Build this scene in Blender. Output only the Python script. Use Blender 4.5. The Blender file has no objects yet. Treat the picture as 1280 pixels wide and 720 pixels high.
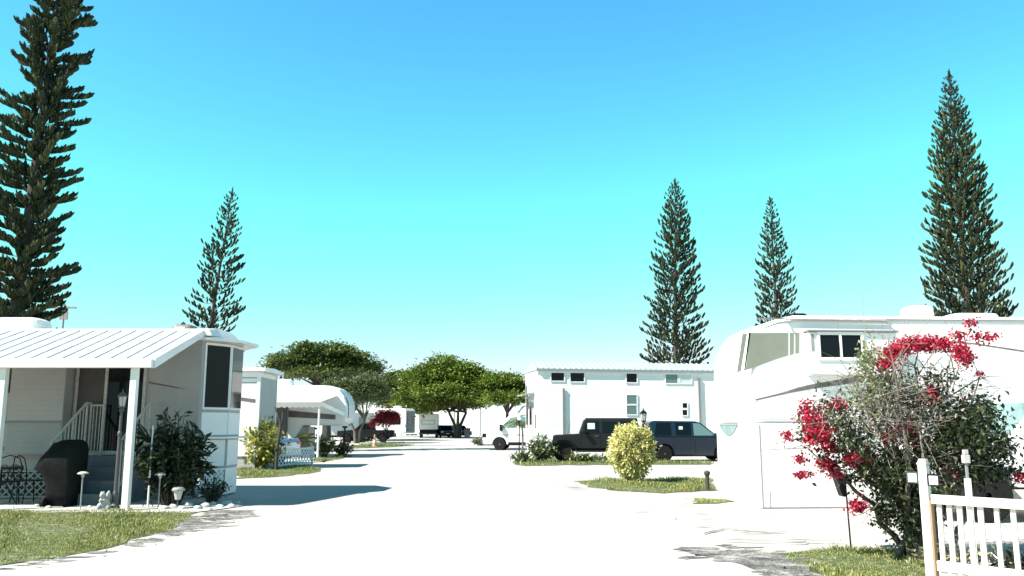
import bpy, bmesh, math, random
import numpy as np
from mathutils import Vector, Matrix
R = math.radians
random.seed(7)
rng = np.random.default_rng(11)
sc = bpy.context.scene
COL = sc.collection

# ------------------------------------------------------------------ camera
CAM_H, FPX = 1.55, 1060.0
PITCH = math.atan(172.0 / FPX)
cam = bpy.data.cameras.new('Camera')
cam.sensor_width = 36.0
cam.lens = 36.0 * FPX / 1280.0
cam.clip_start = 0.1
cam.clip_end = 6000
camo = bpy.data.objects.new('Camera', cam)
COL.objects.link(camo)
camo.location = (0, 0, CAM_H)
camo.rotation_euler = (math.pi / 2 + PITCH, 0, 0)
sc.camera = camo

def ray(px, py):
    a, b = (px - 640.0) / FPX, (360.0 - py) / FPX
    c, s = math.cos(PITCH), math.sin(PITCH)
    return Vector((a, c - b * s, s + b * c))
def at(px, py, Y):
    """world point on the sight line of a photo pixel at distance Y ahead"""
    d = ray(px, py)
    return Vector((0, 0, CAM_H)) + d * (Y / d.y)
def gnd(px, py):
    d = ray(px, py)
    return Vector((0, 0, CAM_H)) + d * (-CAM_H / d.z)

# ------------------------------------------------------------------ light
SUN_EL, SUN_AZ = 45.0, 27.0      # sun stands left of the camera and this far behind it
to_sun = Vector((-math.cos(R(SUN_AZ)) * math.cos(R(SUN_EL)), -math.sin(R(SUN_AZ)) * math.cos(R(SUN_EL)), math.sin(R(SUN_EL))))
sl = bpy.data.lights.new('sun', 'SUN')
sl.energy = 5.0
sl.angle = R(0.5)
sl.color = (1.0, 0.95, 0.88)
so = bpy.data.objects.new('sun', sl)
COL.objects.link(so)
so.rotation_euler = to_sun.to_track_quat('Z', 'Y').to_euler()
w = bpy.data.worlds.new('World')
sc.world = w
w.use_nodes = True
nt = w.node_tree
nt.nodes.clear()
sky = nt.nodes.new('ShaderNodeTexSky')
sky.sky_type = 'NISHITA'
sky.sun_disc = False
sky.sun_elevation = R(SUN_EL)
sky.sun_rotation = math.atan2(to_sun.x, to_sun.y)
sky.altitude = 0
sky.air_density = 1.0
sky.dust_density = 0.0
sky.ozone_density = 1.4
gm = nt.nodes.new('ShaderNodeGamma')
gm.inputs['Gamma'].default_value = 1.28
hs = nt.nodes.new('ShaderNodeVectorMath'); hs.operation = 'MULTIPLY'
hs.inputs[1].default_value = (.30, .757, .80)
cl = nt.nodes.new('ShaderNodeVectorMath'); cl.operation = 'MINIMUM'
cl.inputs[1].default_value = (2.6, 3.34, 3.38)
# sky above the frame darkened beyond its visible deepening, to cut skylight in shade
tcw = nt.nodes.new('ShaderNodeTexCoord')
sxw = nt.nodes.new('ShaderNodeSeparateXYZ')
mrw = nt.nodes.new('ShaderNodeMapRange'); mrw.interpolation_type = 'SMOOTHSTEP'
mrw.inputs['From Min'].default_value = .56; mrw.inputs['From Max'].default_value = .80
mrw.inputs['To Min'].default_value = 1.0; mrw.inputs['To Max'].default_value = .06
nt.links.new(tcw.outputs['Generated'], sxw.inputs[0])
nt.links.new(sxw.outputs['Z'], mrw.inputs['Value'])
zz = nt.nodes.new('ShaderNodeVectorMath'); zz.operation = 'SCALE'
bg = nt.nodes.new('ShaderNodeBackground')
bg.inputs['Strength'].default_value = 0.13
wo = nt.nodes.new('ShaderNodeOutputWorld')
nt.links.new(sky.outputs[0], gm.inputs['Color'])
nt.links.new(gm.outputs[0], hs.inputs[0])
nt.links.new(hs.outputs[0], cl.inputs[0])
nt.links.new(cl.outputs[0], zz.inputs[0])
nt.links.new(mrw.outputs[0], zz.inputs['Scale'])
nt.links.new(zz.outputs[0], bg.inputs['Color'])
nt.links.new(bg.outputs[0], wo.inputs[0])
sc.view_settings.view_transform = 'Standard'
sc.view_settings.look = 'None'
sc.view_settings.exposure = 1.25
sc.view_settings.gamma = 1.0
sc.view_settings.use_curve_mapping = False
sc.render.engine = 'CYCLES'
sc.cycles.max_bounces = 6
sc.cycles.diffuse_bounces = 3
sc.cycles.glossy_bounces = 3
sc.cycles.transmission_bounces = 4
sc.cycles.transparent_max_bounces = 6
sc.cycles.use_denoising = True

# ------------------------------------------------------------------ materials
def mat(name, c1, c2=None, scale=4.0, rough=0.6, metal=0.0, bump=0.0, bscale=40.0, spec=0.5, siding=0.0, coat=0.0, lo=0.35, hi=0.65, detail=6.0, trans=0.0, stripes=None):
    m = bpy.data.materials.new(name)
    m.use_nodes = True
    t = m.node_tree
    N, L = t.nodes, t.links
    p = N['Principled BSDF']
    p.inputs['Base Color'].default_value = (*c1, 1)
    p.inputs['Roughness'].default_value = rough
    p.inputs['Metallic'].default_value = metal
    p.inputs['Specular IOR Level'].default_value = spec
    p.inputs['Coat Weight'].default_value = coat
    p.inputs['Coat Roughness'].default_value = 0.05
    tc = N.new('ShaderNodeTexCoord')
    if c2 is not None:
        n = N.new('ShaderNodeTexNoise')
        n.inputs['Scale'].default_value = scale
        n.inputs['Detail'].default_value = detail
        n.inputs['Roughness'].default_value = 0.62
        L.new(tc.outputs['Object'], n.inputs['Vector'])
        cr = N.new('ShaderNodeValToRGB')
        cr.color_ramp.elements[0].position = lo
        cr.color_ramp.elements[1].position = hi
        cr.color_ramp.elements[0].color = (*c1, 1)
        cr.color_ramp.elements[1].color = (*c2, 1)
        L.new(n.outputs['Fac'], cr.inputs['Fac'])
        L.new(cr.outputs['Color'], p.inputs['Base Color'])
    hn = None
    if bump:
        n2 = N.new('ShaderNodeTexNoise')
        n2.inputs['Scale'].default_value = bscale
        n2.inputs['Detail'].default_value = 4
        L.new(tc.outputs['Object'], n2.inputs['Vector'])
        b = N.new('ShaderNodeBump')
        b.inputs['Strength'].default_value = bump
        b.inputs['Distance'].default_value = 0.02
        L.new(n2.outputs['Fac'], b.inputs['Height'])
        L.new(b.outputs['Normal'], p.inputs['Normal'])
        hn = b
    if siding:
        sx = N.new('ShaderNodeSeparateXYZ')
        L.new(tc.outputs['Object'], sx.inputs[0])
        md = N.new('ShaderNodeMath'); md.operation = 'DIVIDE'; md.inputs[1].default_value = siding
        L.new(sx.outputs['Z'], md.inputs[0])
        fr = N.new('ShaderNodeMath'); fr.operation = 'FRACT'
        L.new(md.outputs[0], fr.inputs[0])
        b = N.new('ShaderNodeBump')
        b.inputs['Strength'].default_value = 0.8
        b.inputs['Distance'].default_value = 0.018
        b.invert = True
        L.new(fr.outputs[0], b.inputs['Height'])
        if hn: L.new(hn.outputs['Normal'], b.inputs['Normal'])
        L.new(b.outputs['Normal'], p.inputs['Normal'])
    if trans:
        tr = N.new('ShaderNodeBsdfTranslucent')
        mx = N.new('ShaderNodeMixShader')
        mx.inputs[0].default_value = trans
        out = N['Material Output']
        if c2 is not None: L.new(cr.outputs['Color'], tr.inputs['Color'])
        else: tr.inputs['Color'].default_value = (*c1, 1)
        L.new(p.outputs[0], mx.inputs[1]); L.new(tr.outputs[0], mx.inputs[2])
        L.new(mx.outputs[0], out.inputs['Surface'])
    return m

def leafmat(name, c1, c2, rough=0.45, trans=0.25, scale=1.5, spec=0.4):
    """foliage: colour varies leaf by leaf and clump by clump"""
    m = bpy.data.materials.new(name)
    m.use_nodes = True
    t = m.node_tree
    N, L = t.nodes, t.links
    p = N['Principled BSDF']
    p.inputs['Roughness'].default_value = rough
    p.inputs['Specular IOR Level'].default_value = spec
    g = N.new('ShaderNodeNewGeometry')
    tc = N.new('ShaderNodeTexCoord')
    n = N.new('ShaderNodeTexNoise')
    n.inputs['Scale'].default_value = scale
    n.inputs['Detail'].default_value = 3
    L.new(tc.outputs['Object'], n.inputs['Vector'])
    ad = N.new('ShaderNodeMath'); ad.operation = 'MULTIPLY_ADD'
    ad.inputs[1].default_value = 0.55
    L.new(g.outputs['Random Per Island'], ad.inputs[0])
    s2 = N.new('ShaderNodeMath'); s2.operation = 'SUBTRACT'; s2.inputs[1].default_value = 0.27
    L.new(n.outputs['Fac'], s2.inputs[0])
    L.new(s2.outputs[0], ad.inputs[2])
    cr = N.new('ShaderNodeValToRGB')
    cr.color_ramp.elements[0].position = 0.2
    cr.color_ramp.elements[1].position = 0.8
    cr.color_ramp.elements[0].color = (*c1, 1)
    cr.color_ramp.elements[1].color = (*c2, 1)
    L.new(ad.outputs[0], cr.inputs['Fac'])
    L.new(cr.outputs['Color'], p.inputs['Base Color'])
    tr = N.new('ShaderNodeBsdfTranslucent')
    L.new(cr.outputs['Color'], tr.inputs['Color'])
    mx = N.new('ShaderNodeMixShader'); mx.inputs[0].default_value = trans
    L.new(p.outputs[0], mx.inputs[1]); L.new(tr.outputs[0], mx.inputs[2])
    L.new(mx.outputs[0], N['Material Output'].inputs['Surface'])
    return m

M = {}
M['white'] = mat('white_paint', (.80, .80, .78), (.70, .70, .67), scale=1.3, rough=.45, lo=.3, hi=.75)
M['rvwhite'] = mat('white_gelcoat', (.80, .80, .79), (.73, .73, .71), scale=.9, rough=.45, spec=.2, lo=.35, hi=.8)
M['housewhite'] = mat('white_lap_siding', (.80, .80, .78), (.74, .74, .72), scale=.8, rough=.5, siding=.16)
M['siding'] = mat('vinyl_siding', (.36, .355, .34), (.31, .305, .29), scale=1.0, rough=.5, siding=.11)  # white vinyl dulled to grey, with shade put into its colour
M['siding_grey'] = mat('grey_siding', (.28, .28, .275), (.24, .24, .235), scale=1.0, rough=.5, siding=.11)
M['wallgrey'] = mat('greyed_white_aluminium', (.34, .335, .32), (.30, .295, .285), scale=1.2, rough=.5)  # white dulled to grey: porch shade put into wall and lattice colour
M['metalroof'] = mat('white_metal_roofing', (.78, .79, .79), (.68, .69, .69), scale=1.4, rough=.35)
M['roofblue'] = mat('pale_galvanised_roofing', (.42, .52, .55), (.50, .60, .62), scale=2.0, rough=.35, metal=.3)
M['band'] = mat('grey_stripe', (.18, .18, .18), rough=.5)
M['darkstripe'] = mat('dark_brown_stripe', (.09, .075, .07), (.16, .14, .135), scale=3, rough=.4)
M['glass'] = mat('tinted_window_glass', (.004, .006, .008), rough=.04, spec=.18)
M['glasspale'] = mat('pale_green_glass', (.10, .17, .16), rough=.06, spec=.7)
M['glassteal'] = mat('teal_recess_shade', (.16, .27, .27), (.11, .19, .19), scale=2, rough=.06, spec=.5)
M['blind'] = mat('pale_blind', (.55, .62, .60), rough=.6)
M['black'] = mat('black_plastic', (.008, .008, .009), rough=.5, spec=.2)
M['blackmetal'] = mat('black_painted_metal', (.008, .008, .009), rough=.4, spec=.25)
M['darkgrey'] = mat('dark_grey_metal', (.06, .062, .065), rough=.5)
M['grey'] = mat('grey_metal', (.25, .26, .26), rough=.45)
M['brown'] = mat('brown_screen', (.030, .024, .020), (.05, .042, .037), scale=1.2, rough=.5)
M['taupe'] = mat('taupe_plastic', (.16, .135, .12), rough=.5)
M['cloth'] = mat('black_vinyl_cover', (.004, .005, .005), (.009, .010, .010), scale=5, rough=.6, bump=.5, bscale=9, spec=.12)
M['step'] = mat('grey_blue_painted_step', (.10, .125, .145), (.075, .095, .115), scale=3, rough=.7, bump=.2)
M['rail'] = mat('weathered_white_rail', (.50, .49, .46), (.34, .32, .30), scale=14, rough=.6)
M['trunk'] = mat('grey_brown_bark', (.10, .08, .065), (.17, .145, .12), scale=5, rough=.9, bump=.6, bscale=20)
M['darktrunk'] = mat('dark_bark', (.035, .03, .026), (.07, .06, .05), scale=4, rough=.9, bump=.6, bscale=16)
M['twig'] = mat('dry_tan_twig', (.15, .13, .105), (.30, .27, .23), scale=6, rough=.8)
M['stone'] = mat('white_stone', (.62, .62, .60), (.45, .45, .43), scale=9, rough=.9, bump=.5)
M['statue'] = mat('pale_green_grey_concrete', (.40, .41, .39), (.25, .26, .25), scale=14, rough=.85, bump=.4)
M['orange'] = mat('faded_orange_rubber', (.62, .25, .12), (.70, .34, .20), scale=3, rough=.6)
M['jeepblack'] = mat('matte_black_paint', (.007, .0075, .008), (.010, .0105, .011), scale=1, rough=.42, spec=.3)
M['navy'] = mat('dark_navy_metallic_paint', (.005, .009, .020), (.007, .012, .026), scale=1, rough=.28, spec=.45, coat=.45)
M['silverblue'] = mat('silver_blue_paint', (.36, .43, .50), (.32, .39, .46), scale=1, rough=.25, metal=.35, coat=.5)
M['redlens'] = mat('red_lens', (.42, .02, .02), rough=.15)
M['amber'] = mat('amber_lens', (.6, .25, .03), rough=.15)
M['lamp'] = mat('clear_lamp_lens', (.55, .58, .58), rough=.1)
M['tyre'] = mat('tyre_rubber', (.010, .010, .010), (.018, .018, .018), scale=20, rough=.85, spec=.15)
M['rim'] = mat('alloy_rim', (.35, .36, .37), rough=.3, metal=.8)
M['blackrim'] = mat('black_rim', (.03, .03, .032), rough=.35, metal=.4)
M['olivepanel'] = mat('olive_grey_film', (.20, .205, .165), (.23, .235, .19), scale=2, rough=.22)
M['darkpaint'] = mat('dark_vehicle_paint', (.008, .009, .010), (.012, .014, .015), scale=1, rough=.35, spec=.3)
M['capblue'] = mat('pale_blue_grey_gelcoat', (.50, .57, .61), (.46, .53, .57), scale=1, rough=.4, spec=.3)
M['endshade'] = mat('grey_end_shade', (.13, .14, .14), (.19, .20, .20), scale=1.5, rough=.5)
M['wood'] = mat('bare_tan_wood', (.38, .25, .14), (.26, .17, .10), scale=7, rough=.8)
M['fencewhite'] = mat('chipped_white_fence_paint', (.66, .63, .56), (.36, .30, .22), scale=7, rough=.7, lo=.54, hi=.74)
M['darksheet'] = mat('dark_grey_sheet', (.05, .055, .055), (.075, .08, .08), scale=2, rough=.8)
M['frosted'] = mat('lantern_glass', (.40, .40, .36), rough=.2)
M['mastgrey'] = mat('grey_pole', (.20, .19, .18), rough=.6)

# ------------------------------------------------------------------ object helpers
def tag(o, label=None, cat=None, group=None, kind=None):
    if label: o['label'] = label
    if cat: o['category'] = cat
    if group: o['group'] = group
    if kind: o['kind'] = kind
    return o
def empty(name, loc, rz=0.0, label=None, cat=None, group=None):
    o = bpy.data.objects.new(name, None)
    o.empty_display_size = .2
    COL.objects.link(o)
    o.location = loc
    o.rotation_euler = (0, 0, rz)
    return tag(o, label, cat, group)
def copy_tree(o, parent=None):
    c = o.copy()
    COL.objects.link(c)
    c.parent = parent
    for ch in list(o.children):
        copy_tree(ch, c)
    return c

class MB:
    def __init__(s):
        s.v = []; s.f = []; s.m = []
    def add(s, vs, fs, m=0):
        k = len(s.v)
        s.v += [tuple(p) for p in vs]
        s.f += [tuple(i + k for i in f) for f in fs]
        s.m += [m] * len(fs)
        return s
    def box(s, x0, y0, z0, x1, y1, z1, m=0):
        v = [(x0,y0,z0),(x1,y0,z0),(x1,y1,z0),(x0,y1,z0),(x0,y0,z1),(x1,y0,z1),(x1,y1,z1),(x0,y1,z1)]
        return s.add(v, [(0,3,2,1),(4,5,6,7),(0,1,5,4),(1,2,6,5),(2,3,7,6),(3,0,4,7)], m)
    def hexa(s, v, m=0):
        return s.add(v, [(0,3,2,1),(4,5,6,7),(0,1,5,4),(1,2,6,5),(2,3,7,6),(3,0,4,7)], m)
    def prism(s, poly, axis, a, b, m=0):
        n = len(poly)
        def P(p, t):
            return {'x': (t, p[0], p[1]), 'y': (p[0], t, p[1]), 'z': (p[0], p[1], t)}[axis]
        v = [P(p, a) for p in poly] + [P(p, b) for p in poly]
        f = [tuple(range(n - 1, -1, -1)), tuple(range(n, 2 * n))]
        f += [(i, (i + 1) % n, n + (i + 1) % n, n + i) for i in range(n)]
        return s.add(v, f, m)
    def tube(s, pts, r, n=8, m=0, caps=True):
        pts = [Vector(p) for p in pts]
        k = len(pts)
        rs = list(r) if isinstance(r, (list, tuple)) else [r] * k
        v = []
        up = None
        for i, p in enumerate(pts):
            d = (pts[min(i + 1, k - 1)] - pts[max(i - 1, 0)]).normalized()
            if up is None:
                up = Vector((0, 0, 1)) if abs(d.z) < .9 else Vector((1, 0, 0))
            u = d.cross(up).normalized()
            w_ = u.cross(d).normalized()
            up = w_
            for j in range(n):
                a = 2 * math.pi * j / n
                v.append(p + (u * math.cos(a) + w_ * math.sin(a)) * rs[i])
        f = []
        for i in range(k - 1):
            for j in range(n):
                f.append((i*n + j, i*n + (j+1) % n, (i+1)*n + (j+1) % n, (i+1)*n + j))
        if caps:
            f.append(tuple(range(n - 1, -1, -1)))
            f.append(tuple((k-1)*n + j for j in range(n)))
        return s.add(v, f, m)
    def lathe(s, prof, c=(0,0,0), n=16, m=0, axis='z'):
        v = []; f = []
        for (r, z) in prof:
            for j in range(n):
                a = 2 * math.pi * j / n
                q = (r * math.cos(a), r * math.sin(a), z)
                if axis == 'y': q = (q[0], q[2], q[1])
                if axis == 'x': q = (q[2], q[0], q[1])
                v.append((c[0] + q[0], c[1] + q[1], c[2] + q[2]))
        k = len(prof)
        for i in range(k - 1):
            for j in range(n):
                f.append((i*n + j, i*n + (j+1) % n, (i+1)*n + (j+1) % n, (i+1)*n + j))
        f.append(tuple(range(n - 1, -1, -1)))
        f.append(tuple((k-1)*n + j for j in range(n)))
        return s.add(v, f, m)
    def build(s, name, mats, parent=None, loc=None, bevel=0.0, smooth=False, seg=2, recalc=True, ang=35):
        me = bpy.data.meshes.new(name)
        me.from_pydata(s.v, [], s.f)
        for mm in (mats if isinstance(mats, (list, tuple)) else [mats]):
            me.materials.append(mm)
        me.polygons.foreach_set('material_index', s.m)
        if recalc:
            b = bmesh.new(); b.from_mesh(me)
            bmesh.ops.recalc_face_normals(b, faces=b.faces)
            b.to_mesh(me); b.free()
        if smooth:
            me.polygons.foreach_set('use_smooth', [True] * len(me.polygons))
        me.update()
        o = bpy.data.objects.new(name, me)
        COL.objects.link(o)
        if parent: o.parent = parent
        if loc is not None: o.location = loc
        if bevel:
            bm_ = o.modifiers.new('bevel', 'BEVEL')
            bm_.width = bevel; bm_.segments = seg; bm_.limit_method = 'ANGLE'; bm_.angle_limit = R(ang)
            bm_.harden_normals = False
        return o

def np_mesh(name, V, F, mats, midx=None, parent=None, loc=None, smooth=False):
    """V (n,3) array, F (m,k) array"""
    V = np.asarray(V, dtype=np.float32); F = np.asarray(F, dtype=np.int32)
    me = bpy.data.meshes.new(name)
    nv, nf, k = len(V), len(F), F.shape[1]
    me.vertices.add(nv); me.vertices.foreach_set('co', V.ravel())
    me.loops.add(nf * k); me.loops.foreach_set('vertex_index', F.ravel())
    me.polygons.add(nf)
    me.polygons.foreach_set('loop_start', np.arange(0, nf * k, k, dtype=np.int32))
    for mm in (mats if isinstance(mats, (list, tuple)) else [mats]):
        me.materials.append(mm)
    if midx is not None: me.polygons.foreach_set('material_index', np.asarray(midx, dtype=np.int32))
    if smooth: me.polygons.foreach_set('use_smooth', np.ones(nf, dtype=bool))
    me.update(calc_edges=True)
    me.validate()
    o = bpy.data.objects.new(name, me)
    COL.objects.link(o)
    if parent: o.parent = parent
    if loc is not None: o.location = loc
    return o

def unit(a):
    return a / np.maximum(np.linalg.norm(a, axis=-1, keepdims=True), 1e-9)
def tubes(C, Rd, sides=4):
    """C (n,k,3) centre lines, Rd (n,k) radii -> verts, quads"""
    n, k, _ = C.shape
    d = unit(C[:, -1] - C[:, 0])
    ref = np.where(np.abs(d[:, 2:3]) < .9, np.array([[0, 0, 1.]]), np.array([[1., 0, 0]]))
    u = unit(np.cross(d, ref)); v = np.cross(u, d)
    a = np.arange(sides) * 2 * np.pi / sides
    ring = u[:, None, :] * np.cos(a)[None, :, None] + v[:, None, :] * np.sin(a)[None, :, None]
    V = C[:, :, None, :] + ring[:, None, :, :] * Rd[:, :, None, None]
    base = (np.arange(n) * k * sides)[:, None, None]
    i = np.arange(k - 1)[None, :, None] * sides
    j = np.arange(sides)[None, None, :]
    j2 = (j + 1) % sides
    F = np.stack([base + i + j, base + i + j2, base + i + sides + j2, base + i + sides + j], -1)
    return V.reshape(-1, 3), F.reshape(-1, 4)
def leaves(P, D, L, Wd, fold=.25, up=None):
    """pointed leaves: base points P, axis D, length L, width Wd -> verts, triangles"""
    n = len(P)
    D = unit(D)
    if up is None: up = rng.normal(size=(n, 3)) * .6 + np.array([0, 0, 1.])
    S = unit(np.cross(D, up)); U = np.cross(S, D)
    L = np.broadcast_to(np.asarray(L, float), (n,))[:, None]; Wd = np.broadcast_to(np.asarray(Wd, float), (n,))[:, None]
    mid = P + D * L * .48
    v0 = P; v1 = mid + S * Wd * .5 + U * Wd * fold; v2 = P + D * L - U * L * .12; v3 = mid - S * Wd * .5 + U * Wd * fold
    V = np.stack([v0, v1, v2, v3], 1).reshape(-1, 3)
    b = np.arange(n)[:, None] * 4
    F = np.concatenate([b + np.array([[0, 1, 2]]), b + np.array([[0, 2, 3]])], 1).reshape(-1, 3)
    return V, F
def rand_dirs(n, zmin=-1.0):
    d = unit(rng.normal(size=(n, 3)))
    d[:, 2] = np.maximum(d[:, 2], zmin)
    return unit(d)
def merge(parts):
    V = []; F = []; I = []; k = 0
    for (v, f, m) in parts:
        V.append(v); F.append(f + k); I.append(np.full(len(f), m)); k += len(v)
    return np.concatenate(V), np.concatenate(F), np.concatenate(I)
# ------------------------------------------------------------------ setting: ground, road, patches, lawns
def ground_mat(name, ca, cb, cc, s1=.35, s2=9.0, bump=.35):
    m = bpy.data.materials.new(name); m.use_nodes = True
    t = m.node_tree; N, L = t.nodes, t.links
    p = N['Principled BSDF']; p.inputs['Roughness'].default_value = .9
    tc = N.new('ShaderNodeTexCoord')
    def noise(s, d=5):
        n = N.new('ShaderNodeTexNoise'); n.inputs['Scale'].default_value = s; n.inputs['Detail'].default_value = d
        n.inputs['Roughness'].default_value = .65
        L.new(tc.outputs['Object'], n.inputs['Vector']); return n
    n1, n2, n3 = noise(s1), noise(s2, 8), noise(55, 3)
    r1 = N.new('ShaderNodeValToRGB'); r1.color_ramp.elements[0].position = .38; r1.color_ramp.elements[1].position = .62
    r1.color_ramp.elements[0].color = (*ca, 1); r1.color_ramp.elements[1].color = (*cb, 1)
    L.new(n1.outputs['Fac'], r1.inputs['Fac'])
    r2 = N.new('ShaderNodeValToRGB'); r2.color_ramp.elements[0].position = .60; r2.color_ramp.elements[1].position = .74
    r2.color_ramp.elements[0].color = (0, 0, 0, 1); r2.color_ramp.elements[1].color = (.55, .55, .55, 1)
    L.new(n2.outputs['Fac'], r2.inputs['Fac'])
    mx = N.new('ShaderNodeMix'); mx.data_type = 'RGBA'
    L.new(r2.outputs['Color'], mx.inputs['Factor'])
    L.new(r1.outputs['Color'], mx.inputs['A']); mx.inputs['B'].default_value = (*cc, 1)
    L.new(mx.outputs['Result'], p.inputs['Base Color'])
    b = N.new('ShaderNodeBump'); b.inputs['Strength'].default_value = bump; b.inputs['Distance'].default_value = .01
    L.new(n3.outputs['Fac'], b.inputs['Height']); L.new(b.outputs['Normal'], p.inputs['Normal'])
    return m
M['ground'] = ground_mat('pale_shell_gravel', (.40, .38, .35), (.45, .43, .40), (.30, .285, .265))
M['road'] = ground_mat('sun_bleached_asphalt', (.385, .37, .345), (.43, .415, .39), (.29, .28, .265), s1=.25)
def worn_mat(name, dark, mid, pale, s1, s2, lo, hi):
    m = bpy.data.materials.new(name); m.use_nodes = True
    t = m.node_tree; N, L = t.nodes, t.links
    p = N['Principled BSDF']; p.inputs['Roughness'].default_value = .95; p.inputs['Specular IOR Level'].default_value = .2
    tc = N.new('ShaderNodeTexCoord')
    a = N.new('ShaderNodeTexNoise'); a.inputs['Scale'].default_value = s1; a.inputs['Detail'].default_value = 9; a.inputs['Roughness'].default_value = .72
    b = N.new('ShaderNodeTexNoise'); b.inputs['Scale'].default_value = s2; b.inputs['Detail'].default_value = 3
    L.new(tc.outputs['Object'], a.inputs['Vector']); L.new(tc.outputs['Object'], b.inputs['Vector'])
    ad = N.new('ShaderNodeMath'); ad.operation = 'MULTIPLY_ADD'; ad.inputs[1].default_value = .35
    L.new(b.outputs['Fac'], ad.inputs[0]); L.new(a.outputs['Fac'], ad.inputs[2])
    cr = N.new('ShaderNodeValToRGB'); e = cr.color_ramp.elements
    e[0].position = lo; e[0].color = (*dark, 1); e[1].position = hi; e[1].color = (*pale, 1)
    q = e.new((lo + hi) / 2); q.color = (*mid, 1)
    L.new(ad.outputs[0], cr.inputs['Fac']); L.new(cr.outputs['Color'], p.inputs['Base Color'])
    return m
M['edge'] = worn_mat('frayed_paving_edge', (.09, .09, .085), (.20, .195, .185), (.385, .37, .345), 3.2, 45, .56, .82)
M['asphalt'] = worn_mat('worn_grey_asphalt', (.07, .072, .07), (.15, .15, .145), (.385, .37, .345), 2.5, 40, .55, .80)
M['asphaltdark'] = worn_mat('dark_crack_fill', (.05, .05, .05), (.12, .12, .115), (.30, .285, .26), 4, 40, .70, 1.0)
M['soil'] = mat('sandy_soil', (.16, .13, .09), (.30, .27, .21), scale=6, rough=.95, bump=.5)
M['turf'] = mat('turf_ground', (.06, .085, .025), (.30, .29, .17), scale=7, rough=.95, bump=.6, lo=.48, hi=.72, detail=9)
M['grassblade'] = leafmat('grass_blade', (.07, .115, .022), (.30, .33, .095), trans=.3, scale=1.6)
M['straw'] = leafmat('straw_blade', (.38, .36, .22), (.62, .60, .44), trans=.3, scale=1.2)
M['grassyellow'] = leafmat('dry_grass_blade', (.20, .22, .05), (.50, .47, .17), trans=.3, scale=1.2)

def sheet(name, pts, z, m, kind='structure'):
    b = MB(); b.add([(p[0], p[1], z) for p in pts], [tuple(range(len(pts)))])
    o = b.build(name, m)
    if o.data.polygons[0].normal.z < 0: o.data.flip_normals()
    o['kind'] = kind
    return o
sheet('ground', [(-2500, -300), (2500, -300), (2500, 4000), (-2500, 4000)], 0, M['ground'])
# the road runs from behind the camera to the far wall, spreading into the drives on both sides
rd = [(-5.2, -60), (5.0, -60), (3.5, 8), (4.2, 12), (2.6, 22), (2.4, 40), (1.0, 60), (-2, 100), (-2, 150), (-16, 150), (-14, 110), (-9.0, 60), (-6.6, 40), (-5.6, 24), (-5.0, 16), (-5.4, 10)]
sheet('road', rd, .004, M['road'])

def wobble(pts, amp, sub=5):
    out = []
    n = len(pts)
    for i in range(n):
        a, b = Vector(pts[i][:2]), Vector(pts[(i + 1) % n][:2])
        k = max(1, min(14, int((b - a).length / .35))) if sub else 1
        for q in range(k):
            p = a.lerp(b, q / k)
            out.append((p.x + random.uniform(-amp, amp), p.y + random.uniform(-amp, amp)))
    return out
def inside(px, py, poly):
    x, y = np.asarray(px), np.asarray(py)
    c = np.zeros(len(x), bool)
    n = len(poly)
    for i in range(n):
        x1, y1 = poly[i]; x2, y2 = poly[(i + 1) % n]
        if y1 == y2: continue
        c ^= ((y1 > y) != (y2 > y)) & (x < (x2 - x1) * (y - y1) / (y2 - y1) + x1)
    return c
def scatter(poly, dens):
    xs = [p[0] for p in poly]; ys = [p[1] for p in poly]
    area = (max(xs) - min(xs)) * (max(ys) - min(ys))
    n = int(area * dens)
    x = rng.uniform(min(xs), max(xs), n); y = rng.uniform(min(ys), max(ys), n)
    k = inside(x, y, poly)
    return np.stack([x[k], y[k], np.zeros(k.sum())], 1)
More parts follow.
